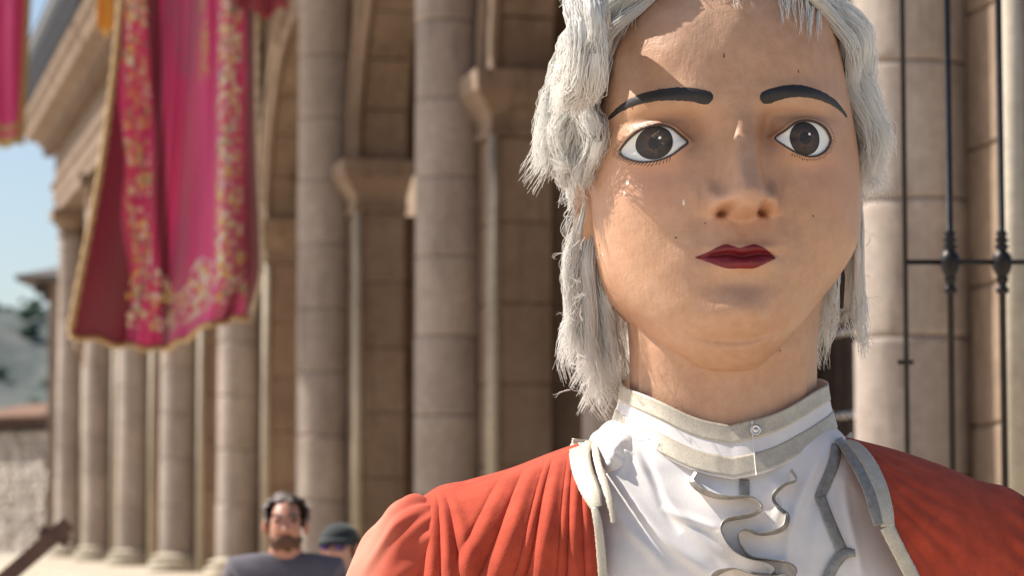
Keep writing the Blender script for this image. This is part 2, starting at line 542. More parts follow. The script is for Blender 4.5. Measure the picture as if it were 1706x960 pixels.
bal_me = mk('baluster', *lathe([(0.026, 10.42), (0.026, 10.75), (0.045, 10.82), (0.05, 10.9), (0.03, 11.0), (0.026, 11.1), (0.045, 11.3), (0.026, 11.5), (0.026, 12.05)], 8), M['iron_balcony'], None).data
bpy.data.objects.remove(bpy.data.objects['baluster'])
sq = S1 + 0.3
while sq > colS[3]:
    share('baluster', bal_me, rail, (sq, 0.66, 0)); sq -= 0.16

# ------------------------------------------------------------------ house, wall and eaves at the far left
hs = empty('stone_house', (-20.7, 96.2, 0), R(-45))
tag(hs, 'low rubble stone house with brown tiled roof at far left', 'house')
mk('wall', *boxes([(-9, 8.6, 0, 6, -0.5, 4.55)]), M['mortar'], hs, False)
stone_mes = []
for q in range(8):
    bm = bmesh.new(); bmesh.ops.create_icosphere(bm, subdivisions=2, radius=1)
    for v in bm.verts:
        c = v.co
        v.co = Vector([math.copysign(abs(t) ** 0.55, t) for t in c]) * (1 + rng.uniform(-0.12, 0.12))
    me = bpy.data.meshes.new('stone'); bm.to_mesh(me); bm.free(); me.materials.append(M['rubble']); stone_mes.append(me)
for r in range(18):
    x = 3.2 + rng.uniform(0, 0.2)
    while x < 8.5:
        w = rng.uniform(0.15, 0.34)
        share('stone', stone_mes[rng.integers(8)], hs, (x + w, -0.02, 0.1 + r * 0.25), (0, rng.uniform(-0.1, 0.1), 0), (w, 0.20, 0.135 * rng.uniform(0.8, 1.15)))
        x += 2 * w + 0.015
mk('roof', [(-9.4, -0.6, 4.62), (9.0, -0.6, 4.62), (9.0, 3, 5.25), (-9.4, 3, 5.25), (-9.4, 6.6, 4.62), (9.0, 6.6, 4.62), (-9.4, -0.6, 4.75), (9.0, -0.6, 4.75), (9.0, 3, 5.4), (-9.4, 3, 5.4), (-9.4, 6.6, 4.75), (9.0, 6.6, 4.75)],
   [[0, 3, 2, 1], [3, 4, 5, 2], [6, 7, 8, 9], [9, 8, 11, 10], [0, 1, 7, 6], [4, 10, 11, 5], [1, 2, 8, 7], [2, 5, 11, 8], [0, 6, 9, 3], [3, 9, 10, 4]], simple('brown roof boards', (0.10, 0.055, 0.036), 0.85, var=0.3, scale=3), hs, False)
tileV, tileF = [], []
for a in range(7):
    an = PI * a / 6
    for yy, zz, rr_ in ((-0.72, 4.80, 0.13), (3.0, 5.44, 0.12)):
        tileV.append((rr_ * math.cos(an), yy, zz + rr_ * math.sin(an)))
tileF = [[2*a, 2*a+1, 2*a+3, 2*a+2] for a in range(6)]
tile_me = mk('roof_tile', tileV, tileF, simple('terracotta tile', (0.22, 0.12, 0.075), 0.85, var=0.3, scale=5), None).data
bpy.data.objects.remove(bpy.data.objects['roof_tile'])
for k in range(22):
    share('roof_tile', tile_me, hs, (3.2 + k * 0.26, 0, rng.uniform(0, 0.02)))

# bracketed eave that juts out past the end of the arcade
ev0 = at(60, 465, 75)
ev = empty('eaves_tower', (ev0.x + 2.0, 75, 0))
tag(ev, 'narrow stone block with dark overhanging eave behind the arcade end', 'building')
mk('wall', *boxes([(-1.55, 2.5, -0.6, 3, 0, ev0.z - 0.15)]), M['stone'], ev, False)
mk('eave', [(-2.35, -1.2, ev0.z - 0.12), (2.9, -1.2, ev0.z - 0.12), (2.9, 3.4, ev0.z - 0.12), (-2.35, 3.4, ev0.z - 0.12), (-2.35, -1.2, ev0.z), (2.9, -1.2, ev0.z), (2.9, 3.4, ev0.z), (-2.35, 3.4, ev0.z), (0.2, 1, ev0.z + 0.75), (0.8, 1, ev0.z + 0.75)],
   [[3, 2, 1, 0], [0, 1, 5, 4], [1, 2, 6, 5], [2, 3, 7, 6], [3, 0, 4, 7], [4, 5, 9, 8], [5, 6, 9], [6, 7, 8, 9], [7, 4, 8]], simple('grey slate', (0.10, 0.085, 0.075), 0.8), ev, False)
mk('corbel', *boxes([(-1.95, -1.56, -0.5, -0.2, ev0.z - 0.42, ev0.z - 0.13), (-1.75, -1.56, -0.5, -0.2, ev0.z - 0.62, ev0.z - 0.425)]), M['wood_dark'], ev, False)

# ------------------------------------------------------------------ iron fence at the right
fy = 9.0
fz = lambda py: at(1600, py, fy).z
fence = empty('iron_fence', (at(1513, 870, fy).x, fy, 0))
tag(fence, 'tall dark wrought iron fence with knobbed bars at right edge', 'fence')
fx0 = fence.location.x
def fence_bar(x, r, knob):
    zt = 4.3
    prof = [(r, 0.0)]
    if knob:
        c = fz(437)
        u = 1 / (FPX / fy)
        prof += [(r, c - 54 * u), (r * 1.9, c - 50 * u), (r * 1.9, c - 44 * u), (r * 1.1, c - 40 * u), (r * 1.5, c - 34 * u), (r * 1.9, c - 28 * u), (r * 1.5, c - 23 * u), (r * 2.0, c - 20 * u), (r * 2.7, c - 10 * u), (r * 2.85, c), (r * 2.7, c + 10 * u), (r * 1.9, c + 17 * u), (r * 1.3, c + 20 * u), (r * 2.2, c + 26 * u), (r * 1.2, c + 32 * u), (r * 2.1, c + 37 * u), (r * 1.2, c + 43 * u), (r * 1.8, c + 48 * u), (r * 1.0, c + 54 * u)]
    prof += [(r, zt), (r * 2, zt + 0.03), (r * 2.2, zt + 0.10), (r * 0.3, zt + 0.25)]
    v, f = lathe(prof, 14, x, 0)
    return mk('fence_bar', v, f, M['iron'], fence)
fence_bar(0, 0.0085, False)
sp = (1675 - 1588) * fy / FPX
bx0 = (1588 - 1513) * fy / FPX
for k in range(7):
    fence_bar(bx0 + k * sp, 0.0112, True)
L = bx0 + 6 * sp
for zz, rr_ in ((fz(437), 0.0085), (0.30, 0.014), (4.2, 0.012)):
    mk('fence_rail', *tube(np.array([[0, 0, zz], [L, 0, zz]]), rr_, 10), M['iron'], fence)
zc = fz(604)
mk('latch_bar', *tube(np.array([[-0.028, 0, zc], [0.022, 0, zc]]), 0.0075, 10), M['iron'], fence)
mk('footing', *boxes([(-0.1, L + 0.1, -0.14, 0.14, 0, 0.22)]), M['stone_pale'], fence, False)


# ------------------------------------------------------------------ the parade giant
# Its shapes are written in units of 1/890 m from the head's axis at eye level: x to the right, y away from the street, z up.
U = 1.0 / 890.0
YA = 5.50                                   # distance of the head's axis
eye0 = at(1215, 236, 5.27)
GX = at(1203, 236, YA).x
GZ = eye0.z
YAW, ROLL = R(6.0), R(-1.2)
giant = empty('parade_giant', (GX, YA, 0))
tag(giant, 'giant parade figure with white woolly wig, red coat and ribboned white shirt', 'parade figure')

def head_w(P, face=True):
    """head units -> coordinates under the giant's root"""
    P = np.asarray(P, float)
    x, y, z = P[..., 0], P[..., 1], P[..., 2]
    if face:
        x = np.where(x > 0, x * (1 - 0.155 * sstep(-140, -285, z)), x) - 17 * sstep(-130, -370, z)
    c, s = math.cos(ROLL), math.sin(ROLL)
    x, z = x * c + z * s, -x * s + z * c
    c, s = math.cos(YAW), math.sin(YAW)
    x, y = x * c - y * s, x * s + y * c
    return np.stack([x * U, y * U, z * U + GZ], -1)

def body_w(P):
    P = np.asarray(P, float) * U
    return P + np.array([0, 0, GZ])

ROOT = np.array([GX, YA, 0.0])

def pix_on(px, py, surf, tow, it=22):
    """units (x, z) on a surface y = surf(x, z) that show at photograph pixels"""
    px = np.asarray(px, float); py = np.asarray(py, float)
    x = px - 1215.0; z = 236.0 - py
    for _ in range(it):
        P = tow(np.stack([x, surf(x, z), z], -1)) + ROOT
        u, v = proj(P)
        x = x + (px - u) * 0.62; z = z - (py - v) * 0.62
    return x, z

# ---- head
HK = np.array([  # z, half width, front, back
    (338, 1, 1, 1), (334, 50, 52, 60), (318, 100, 104, 115), (282, 152, 162, 180), (230, 190, 204, 226), (165, 208, 228, 252), (105, 216, 238, 264),
    (50, 225, 242, 268), (0, 231, 240, 268), (-60, 234, 238, 262), (-120, 231, 240, 250), (-175, 223, 245, 230), (-222, 209, 249, 206), (-262, 190, 250, 186),
    (-297, 167, 245, 168), (-326, 143, 230, 155), (-348, 121, 210, 147), (-364, 100, 190, 141), (-374, 90, 170, 136), (-380, 72, 145, 130)], float)
tk = np.concatenate([[0], np.cumsum(np.hypot(np.diff(HK[:, 0]), np.diff(HK[:, 1]) * 0.5 + np.diff(HK[:, 2]) * 0.5))])
NR = 470
tt = np.linspace(0, tk[-1], NR)
hz, ha, hf, hb = (pch(tt, tk, HK[:, i]) for i in range(4))
def a_of(z): return np.interp(-z, -hz, ha)
def f_of(z): return np.interp(-z, -hz, hf)
NF = 2.22
def G(x, z, cx, cz, sx, sz): return np.exp(-((x - cx) / sx) ** 2 - ((z - cz) / sz) ** 2)

eyeL = np.array([[-50, -9], [-44, 4], [-33, 16], [-16, 26.5], [4, 30], [23, 24], [39, 12], [53, -1], [41, -12], [24, -24], [2, -31], [-22, -30], [-41, -21]], float)
eyeR = np.array([[48, 0], [41, 16], [26, 27], [5, 31], [-16, 26], [-34, 13], [-49, 1], [-36, -13], [-18, -24], [2, -30], [22, -28], [39, -17]], float)

def base_surf(x, z):
    a = a_of(z)
    k = np.clip(1 - (np.abs(x) / a) ** NF, 0, 1) ** (1 / NF)
    return -f_of(z) * k

EC = {}
for sd, (ex, ez) in ((-1, (1090, 238)), (1, (1340, 231))):
    x, z = pix_on(np.array([ex]), np.array([ez]), base_surf, head_w)
    EC[sd] = (float(x[0]), float(z[0]))
outl = {}
for sd, pts in ((-1, eyeL), (1, eyeR)):
    P = cr(pts, 128, closed=True) * np.array([0.98 if sd < 0 else 1.0, 0.96])
    outl[sd] = P
rad_tab = {}
for sd in (-1, 1):
    P = outl[sd]
    an = np.arctan2(P[:, 1], P[:, 0]); o = np.argsort(an)
    rad_tab[sd] = (np.concatenate([an[o] - 2 * PI, an[o], an[o] + 2 * PI]), np.tile(np.hypot(P[:, 0], P[:, 1])[o], 3))

def feat(x, z, hole=True):
    d = np.zeros(np.broadcast(x, z).shape)
    xs_ = x
    x = x + 13.0 * sstep(60, -40, z)
    ax = np.abs(x)
    # nose
    zk = [80, 55, 35, 10, -20, -50, -76, -96, -112, -126, -142]
    h = pch(z, zk[::-1], [3, 7, 14, 26, 43, 60, 74, 81, 80, 74, 66][::-1])
    w = pch(z, zk[::-1], [42, 37, 32, 28, 28, 30, 33, 36, 35, 34, 34][::-1])
    cut = 1 / (1 + np.exp(-np.clip((z + 127 - 7 * np.exp(-((ax - 30) / 14) ** 2)) / 2.9, -40, 40)))
    nose = h * np.exp(-(ax / (w * 0.95)) ** 3.6) + 5 * G(x, z, 0, -93, 24, 22)
    nose = nose + 38 * np.exp(-((ax - 46) / 17) ** 2 - ((z + 104) / 21) ** 2)
    d = d + np.where(z < -60, nose * cut, nose)
    d -= 42 * np.exp(-((ax - 31) / 11.5) ** 2 - ((z + 119 + 0.2 * (ax - 31)) / 7.0) ** 2)
    d -= 6 * np.exp(-((ax - 65) / 6.5) ** 2 - ((z + 103) / 24) ** 2)
    # sockets, lids, brow, cheeks
    xn, x = x, xs_
    for sd in (-1, 1):
        cx, cz = EC[sd]
        d -= 24 * G(x, z, cx - sd * 64, cz + 14, 25, 34)
        d -= 9 * G(x, z, cx - sd * 6, cz + 40, 58, 11)
        d -= 4 * G(x, z, cx, cz - 50, 58, 20)
        d += 9 * G(x, z, cx, cz, 58, 38)
        d += 9 * G(x, z, cx - sd * 2, cz + 76, 74, 20)
        an = np.arctan2(z - cz, x - cx); r = np.hypot(x - cx, z - cz)
        rho = r / np.interp(an, *rad_tab[sd])
        upper = sstep(-0.3, 0.5, np.sin(an))
        d += (2.5 + 4.5 * upper) * np.exp(-((rho - 1.12) / 0.10) ** 2)
        if hole: d -= 22 * sstep(1.04, 0.90, rho)
        d += 10 * G(x, z, sd * 138, -96, 58, 58)
        d -= 4 * G(x, z, sd * 84, -150, 13, 42)
    # mouth and chin
    x = xs_ + 12.0; ax = np.abs(x)
    d += 11 * G(x, z, 0, -188, 84, 44)
    d += 8.5 * G(x, z, 0, -181, 46, 8) + 10 * G(x, z, 0, -208, 40, 9.5)
    zm = -193 + 3.0 * np.exp(-(ax / 16) ** 2) * -1 + 2.5 * np.exp(-((ax - 24) / 14) ** 2)
    d -= 8 * np.exp(-((z - zm) / 3.6) ** 2) * sstep(64, 46, ax)
    d -= 3.2 * G(x, z, 0, -158, 8, 14)
    d += 1.6 * (G(x, z, -14, -158, 5, 14) + G(x, z, 14, -158, 5, 14))
    d -= 3 * np.exp(-((ax - 66) / 14) ** 2 - ((z + 194) / 14) ** 2)
    d -= 7 * G(x, z, 0, -240, 48, 17)
    d += 19 * G(x, z, 0, -288, 52, 31)
    zcr = -331 + 0.0022 * x * x
    d -= 8 * np.exp(-((z - zcr) / 8.0) ** 2) * sstep(110, 40, ax)
    d += 3.0 * np.exp(-((z - zcr + 17) / 10.0) ** 2) * sstep(120, 50, ax)
    # hand-made unevenness
    d += 1.3 * np.sin(x * 0.031 + z * 0.017 + 1) * np.sin(z * 0.027 - x * 0.012) + 0.7 * np.sin(x * 0.083 + 2) * np.sin(z * 0.071 + 1)
    return d

def face_w(x, z):
    return sstep(1.0, 0.86, np.abs(x) / a_of(z))
def S_head(x, z):
    return base_surf(x, z) - feat(x, z) * face_w(x, z)
def S_nohole(x, z):
    return base_surf(x, z) - feat(x, z, False) * face_w(x, z)

ph_f = np.linspace(-PI / 2, PI / 2, 520)
ph_b = np.linspace(PI / 2, 1.5 * PI, 122)[1:-1]
ph = np.concatenate([ph_f, ph_b])
def ringpt(phv, i):
    s, c = np.sin(phv), np.cos(phv)
    x = ha[i] * np.sign(s) * np.abs(s) ** (2 / NF)
    y = np.where(c >= 0, -hf[i] * np.abs(c) ** (2 / NF), hb[i] * np.abs(c) ** (2 / 2.1))
    return x, y
HX = np.empty((NR, len(ph))); HY = np.empty_like(HX); HZ = np.empty_like(HX)
for i in range(NR):
    HX[i], HY[i] = ringpt(ph, i); HZ[i] = hz[i]
front = np.cos(ph)[None, :] > 0
HY = HY - np.where(front, feat(HX, HZ) * face_w(HX, HZ), 0)
# the jaw rises towards the ears
jaw = sstep(-200, -370, HZ)
HZ2 = HZ + jaw * 34 * np.clip(1 - np.cos(ph), 0, 1)[None, :] ** 1.4

def skin_mat():
    m, nt, bs = newmat('painted skin')
    at_ = N(nt, 'ShaderNodeAttribute', attribute_name='paint')
    sp_ = nt.nodes.new('ShaderNodeSeparateColor'); nt.links.new(at_.outputs['Color'], sp_.inputs[0])
    n1 = noise_tex(nt, 7, 5, 0.6); n2 = noise_tex(nt, 45, 5, 0.65); n3 = noise_tex(nt, 240, 3, 0.5)
    base = ramp(nt, n1.outputs[0], [(0.30, (0.47, 0.252, 0.145)), (0.5, (0.53, 0.302, 0.185)), (0.7, (0.565, 0.345, 0.23))])
    c = mix(nt, 0.34, base.outputs[0], ramp(nt, n2.outputs[0], [(0.35, (0.40, 0.20, 0.10)), (0.6, (0.56, 0.32, 0.19)), (0.8, (0.64, 0.40, 0.27))]).outputs[0])
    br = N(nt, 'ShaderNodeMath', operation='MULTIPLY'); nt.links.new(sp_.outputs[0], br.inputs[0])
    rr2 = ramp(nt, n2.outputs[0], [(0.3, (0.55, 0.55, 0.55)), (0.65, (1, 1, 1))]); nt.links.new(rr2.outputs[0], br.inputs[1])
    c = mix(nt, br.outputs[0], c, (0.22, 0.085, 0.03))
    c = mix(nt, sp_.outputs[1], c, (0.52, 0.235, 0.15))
    # flecks of chipped paint
    vo = N(nt, 'ShaderNodeTexVoronoi'); vo.inputs['Scale'].default_value = 26
    tc = nt.nodes.new('ShaderNodeTexCoord'); nt.links.new(tc.outputs['Object'], vo.inputs['Vector'])
    fl = ramp(nt, vo.outputs['Distance'], [(0.045, (1, 1, 1)), (0.06, (0, 0, 0))])
    sel = N(nt, 'ShaderNodeSeparateColor'); nt.links.new(vo.outputs['Color'], sel.inputs[0])
    th = N(nt, 'ShaderNodeMath', operation='GREATER_THAN'); th.inputs[1].default_value = 0.86; nt.links.new(sel.outputs[0], th.inputs[0])
    mm = N(nt, 'ShaderNodeMath', operation='MULTIPLY'); nt.links.new(fl.outputs[0], mm.inputs[0]); nt.links.new(th.outputs[0], mm.inputs[1])
    c = mix(nt, mm.outputs[0], c, (0.20, 0.09, 0.05))
    nt.links.new(c, bs.inputs['Base Color'])
    rg = ramp(nt, n2.outputs[0], [(0.3, (0.40,) * 3), (0.7, (0.55,) * 3)])
    nt.links.new(rg.outputs[0], bs.inputs['Roughness'])
    bs.inputs['Specular IOR Level'].default_value = 0.5
    h = N(nt, 'ShaderNodeMath', operation='MULTIPLY_ADD'); h.inputs[1].default_value = 0.25
    nt.links.new(n3.outputs[0], h.inputs[0]); nt.links.new(n2.outputs[0], h.inputs[2])
    tcb = nt.nodes.new('ShaderNodeTexCoord'); mp = nt.nodes.new('ShaderNodeMapping'); mp.inputs['Scale'].default_value = (1.0, 1.0, 0.16); mp.inputs['Rotation'].default_value = (0, 0.35, 0)
    nt.links.new(tcb.outputs['Object'], mp.inputs[0])
    nb = noise_tex(nt, 150, 4, 0.65, vec=mp.outputs[0])
    h2 = N(nt, 'ShaderNodeMath', operation='MULTIPLY_ADD'); h2.inputs[1].default_value = 0.55
    nt.links.new(nb.outputs[0], h2.inputs[0]); nt.links.new(h.outputs[0], h2.inputs[2])
    bump(nt, bs, h2.outputs[0], 0.5, 0.0026)
    return m
M['skin'] = skin_mat()

head = mk('head', head_w(np.stack([HX, HY, HZ2], -1)), gridf(NR, len(ph), cv=True), M['skin'], giant)
# airbrushed brown round the lids and warmth on the cheeks
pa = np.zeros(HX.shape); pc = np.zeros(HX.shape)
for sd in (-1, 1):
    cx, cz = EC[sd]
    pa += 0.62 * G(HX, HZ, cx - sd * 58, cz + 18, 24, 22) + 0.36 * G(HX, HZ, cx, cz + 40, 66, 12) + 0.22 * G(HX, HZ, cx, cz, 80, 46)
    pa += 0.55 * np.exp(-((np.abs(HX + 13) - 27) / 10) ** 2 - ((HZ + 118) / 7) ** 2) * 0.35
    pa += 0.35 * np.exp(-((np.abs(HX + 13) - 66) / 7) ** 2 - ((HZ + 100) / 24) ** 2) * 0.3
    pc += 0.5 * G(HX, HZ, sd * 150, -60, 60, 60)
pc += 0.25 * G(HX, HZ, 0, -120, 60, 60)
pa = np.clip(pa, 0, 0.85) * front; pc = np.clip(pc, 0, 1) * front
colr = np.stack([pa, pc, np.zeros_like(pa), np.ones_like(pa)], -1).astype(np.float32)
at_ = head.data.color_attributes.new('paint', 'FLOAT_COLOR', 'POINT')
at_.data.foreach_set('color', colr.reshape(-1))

# ---- eyes
def col_mat(name, rough=0.25, coat=0.4):
    m, nt, bs = newmat(name)
    a = N(nt, 'ShaderNodeAttribute', attribute_name='paint')
    nt.links.new(a.outputs['Color'], bs.inputs['Base Color'])
    bs.inputs['Roughness'].default_value = rough
    bs.inputs['Coat Weight'].default_value = coat
    bs.inputs['Coat Roughness'].default_value = 0.08
    return m
M['iris'] = col_mat('painted iris', 0.55, 0.05)
M['sclera'] = simple('eye white enamel', (0.78, 0.77, 0.74), 0.28, var=0.03, scale=30)
M['liner'] = simple('dark brown eye liner', (0.045, 0.022, 0.014), 0.5)
M['brow'] = simple('black brow paint', (0.018, 0.015, 0.015), 0.55, var=0.3, scale=150, bumpd=0.001)
M['white'] = simple('white dot paint', (0.8, 0.8, 0.78), 0.4)
for sd in (-1, 1):
    cx, cz = EC[sd]
    P = outl[sd]; nP = len(P)
    yo = S_nohole(P[:, 0] * 1.03 + cx, P[:, 1] * 1.03 + cz) + 3.0
    ym = yo.mean() - 5.0
    # plane fitted to the rim, ball bulges from it
    A = np.c_[P, np.ones(nP)]
    pl, *_ = np.linalg.lstsq(A, yo, rcond=None)
    def eye_y(x, z):
        an = np.arctan2(z, x); rho = np.hypot(x, z) / np.interp(an, *rad_tab[sd])
        yr = np.interp(an, *(lambda an_, y_: (np.concatenate([an_ - 2*PI, an_, an_ + 2*PI]), np.tile(y_, 3)))(np.sort(np.arctan2(P[:, 1], P[:, 0])), yo[np.argsort(np.arctan2(P[:, 1], P[:, 0]))]))
        k = np.clip(rho, 0, 1.05) ** 2
        return yr * k + (pl[2] + pl[0] * x + pl[1] * z) * (1 - k) - 9.0 * (1 - k)
    rings = np.linspace(0.02, 1.03, 18)
    V = []
    for r in rings:
        xx, zz = P[:, 0] * r, P[:, 1] * r
        V.append(np.stack([xx + cx, eye_y(xx, zz), zz + cz], -1))
    V = np.array(V)
    F = gridf(18, nP, cv=True)
    eb = mk('eyeball', head_w(V), F, M['sclera'], head)
    # iris with radial flecks and the pupil
    nr_, na_ = 26, 160
    rr_ = np.linspace(0.0, 1, nr_); aa = np.linspace(0, 2 * PI, na_, endpoint=False)
    RR, AA = np.meshgrid(rr_, aa, indexing='ij')
    ir = 27.5
    ox, oz = (0.0, 0.0)
    xi, zi = ox + ir * RR * np.cos(AA), oz + ir * 1.02 * RR * np.sin(AA)
    yi = eye_y(xi, zi) - 0.9 - 1.5 * (1 - RR ** 2)
    iris = mk('iris', head_w(np.stack([xi + cx, yi, zi + cz], -1)), gridf(nr_, na_, cv=True), M['iris'], eb)
    streak = np.interp(AA, np.linspace(0, 2 * PI, 60), rng.uniform(0, 1, 60)) ** 3
    streak2 = np.interp(AA, np.linspace(0, 2 * PI, 160), rng.uniform(0, 1, 160))
    k = sstep(0.36, 0.42, RR)
    ringb = sstep(0.34, 0.40, RR) * sstep(0.56, 0.44, RR)
    amt = k * (0.25 + 0.5 * streak2 * sstep(1.0, 0.5, RR) + 1.1 * streak * sstep(0.95, 0.5, RR) + 0.6 * ringb) * (1 - 0.85 * sstep(0.88, 1.0, RR))
    cc = np.array([0.012, 0.009, 0.008]) + amt[..., None] * np.array([0.038, 0.018, 0.008])
    cc = np.concatenate([cc, np.ones(cc.shape[:2] + (1,))], -1).astype(np.float32)
    iris.data.color_attributes.new('paint', 'FLOAT_COLOR', 'POINT').data.foreach_set('color', cc.reshape(-1))
    # painted glint dot
    gl = [(7.5 + 2.4 * math.cos(t), 7.0 + 2.4 * math.sin(t)) for t in np.linspace(0, 2 * PI, 12, endpoint=False)]
    gl = np.array(gl)
    mk('glint_dot', head_w(np.stack([gl[:, 0] + cx, eye_y(gl[:, 0], gl[:, 1]) - 3.0, gl[:, 1] + cz], -1)), [list(range(12))], M['white'], eb)
    # liner round the opening
    up = sstep(-0.2, 0.4, P[:, 1] / 30.0)
    pth = np.stack([P[:, 0] * 1.025 + cx, S_nohole(P[:, 0] * 1.05 + cx, P[:, 1] * 1.05 + cz) + 0.6, P[:, 1] * 1.025 + cz], -1)
    wv, wf = tube(pth, 1.5 + 0.9 * up, 8, closed=True)
    mk('eye_liner', head_w(np.array(wv)), wf, M['liner'], head)
    # painted lashes: short strokes along the lower and outer lid
    LV, LF = [], []
    lo = [i for i in range(nP) if (P[i, 1] < 6 and P[i, 0] * sd > -24 or (P[i, 0] * sd > 34 and P[i, 1] < 22))]
    for i in lo[::2]:
        b = P[i] * 1.06
        n_ = P[i] / np.hypot(*P[i])
        tdir = np.array([n_[0] * 0.8 + sd * 0.55, n_[1]])
        tdir /= np.hypot(*tdir)
        ln = rng.uniform(7, 11)
        sidev = np.array([-tdir[1], tdir[0]])
        pts = [b - sidev * 0.95, b + sidev * 0.95, b + tdir * ln * 0.6 + sidev * 0.7, b + tdir * ln, b + tdir * ln * 0.6 - sidev * 0.7]
        n0 = len(LV)
        for q in pts:
            LV.append((q[0] + cx, float(S_nohole(np.array(q[0] + cx), np.array(q[1] + cz))) - 0.9, q[1] + cz))
        LF.append([n0, n0 + 1, n0 + 2, n0 + 3, n0 + 4])
    ls = mk('eyelashes', head_w(np.array(LV)), LF, M['liner'], head)
    ls['kind'] = 'stuff'

# ---- eyebrows (thick painted strokes)
browL = [(1187, 165, 2.5), (1184, 164, 8.5), (1176, 162, 11.5), (1150, 157, 11.5), (1120, 156, 11), (1090, 159, 9.5), (1060, 167, 8), (1035, 180, 5.5), (1013, 199, 2)]
browR = [(1267, 165, 2.5), (1270, 164, 8.0), (1279, 161, 11), (1305, 153, 11), (1335, 151, 10.5), (1362, 157, 8.5), (1388, 170, 6.5), (1403, 184, 4), (1411, 195, 2)]
for pts in (browL, browR):
    C = cr(pts, 60)
    bx_, bz_ = pix_on(C[:, 0], C[:, 1], S_head, head_w)
    T2 = np.gradient(np.stack([bx_, bz_], -1), axis=0); T2 /= np.linalg.norm(T2, axis=1)[:, None]
    n2_ = np.stack([-T2[:, 1], T2[:, 0]], -1)
    V = []
    for k in np.linspace(-1, 1, 9):
        jit = rng.normal(0, 0.35, 60) * (abs(k) > 0.9)
        xx = bx_ + n2_[:, 0] * (k * C[:, 2] + jit); zz = bz_ + n2_[:, 1] * (k * C[:, 2] + jit)
        V.append(np.stack([xx, S_head(xx, zz) - 0.5 - 1.6 * (1 - k * k), zz], -1))
    mk('eyebrow', head_w(np.array(V)), gridf(9, 60), M['brow'], head)

# ---- lips
upo = [(1158, 429), (1180, 420), (1197, 411), (1209, 407), (1221, 410), (1232, 413), (1244, 410), (1257, 407), (1271, 412), (1282, 420), (1292, 430)]
mid = [(1159, 429.5), (1180, 426), (1197, 424), (1209, 423.5), (1221, 425), (1232, 427), (1244, 425), (1257, 423.5), (1271, 425), (1282, 427.5), (1291.5, 430.5)]
loo = [(1158.5, 430), (1180, 437), (1197, 443.5), (1209, 447), (1221, 448), (1232, 447.5), (1244, 448), (1257, 447), (1271, 441.5), (1282, 436), (1292, 431)]
UP, MI, LO = (cr(p, 70) for p in (upo, mid, loo))
rows = [UP * (1 - k) + MI * k for k in np.linspace(0, 1, 9)] + [MI * (1 - k) + LO * k for k in np.linspace(0, 1, 9)[1:]]
rows = np.array(rows)
lx, lz = pix_on(rows[..., 0], rows[..., 1], S_head, head_w)
kk = np.concatenate([np.linspace(0, 1, 9), np.linspace(0, 1, 9)[1:]])[:, None]
ly = S_head(lx, lz) - 0.9 - 1.2 * np.sin(np.clip(kk, 0, 1) * PI)
lips = mk('lips', head_w(np.stack([lx, ly, lz], -1)), gridf(17, 70), simple('dark red lip paint', (0.17, 0.008, 0.013), 0.5, var=0.25, scale=60, bumpd=0.0012), head)

# ---- chips in the paint
M['chip'] = simple('bare plaster', (0.72, 0.62, 0.52), 0.8)
M['chipd'] = simple('dark paint scar', (0.12, 0.055, 0.03), 0.8)
for (cpx, cpy, rx_, rz_, mt) in ((1139, 338, 2.2, 6, 'chip'), (1046, 304, 3, 6, 'chip'), (1040, 322, 2.2, 4.5, 'chip'), (1000, 426, 2.2, 5, 'chip'), (997, 414, 1.2, 8, 'chipd'), (1126, 396, 2.2, 1.6, 'chipd'), (1098, 212 - 60, 1.0, 9, 'chipd'), (1053, 172, 1.2, 12, 'chipd'), (1206, 92, 1.5, 5, 'chipd'), (1300, 585, 3, 1.2, 'chipd'), (1175, 372, 1.8, 1.2, 'chipd'), (1330, 118, 1.2, 4, 'chipd'), (1355, 360, 1.2, 2.6, 'chipd')):
    x_, z_ = pix_on(np.array([float(cpx)]), np.array([float(cpy)]), S_head, head_w)
    aa = np.linspace(0, 2 * PI, 11, endpoint=False)
    rr_ = rng.uniform(0.6, 1.15, 11)
    xc_, zc_ = x_[0] + rx_ * rr_ * np.cos(aa), z_[0] + rz_ * rr_ * np.sin(aa)
    mk('paint_chip', head_w(np.stack([xc_, S_head(xc_, zc_) - 0.5, zc_], -1)), [list(range(11))], M[mt], head)

# ---- ears
for sd in (-1, 1):
    nu, nv = 26, 30
    ey = 14 if sd < 0 else 60
    V = np.zeros((nu, nv, 3))
    for i in range(nu):
        r = i / (nu - 1)
        for j in range(nv):
            a = 2 * PI * j / nv
            ww = 26 + 8 * math.sin(a) + (3 if math.sin(a) > 0 else -6 * abs(math.sin(a)))
            y = r * ww * math.cos(a); z = r * 60 * math.sin(a)
            rim = 12 * math.exp(-((r - 0.86) / 0.12) ** 2) - 9 * math.exp(-((r - 0.45) / 0.28) ** 2)
            thick = rim - 20 * max(0, r - 0.93) / 0.07
            V[i, j] = (sd * ((240 if sd < 0 else 222) + thick + 0.30 * y), ey + y, -98 + z + 0.18 * y)
    mk('ear', head_w(V), gridf(nu, nv, cv=True), M['skin'], head)

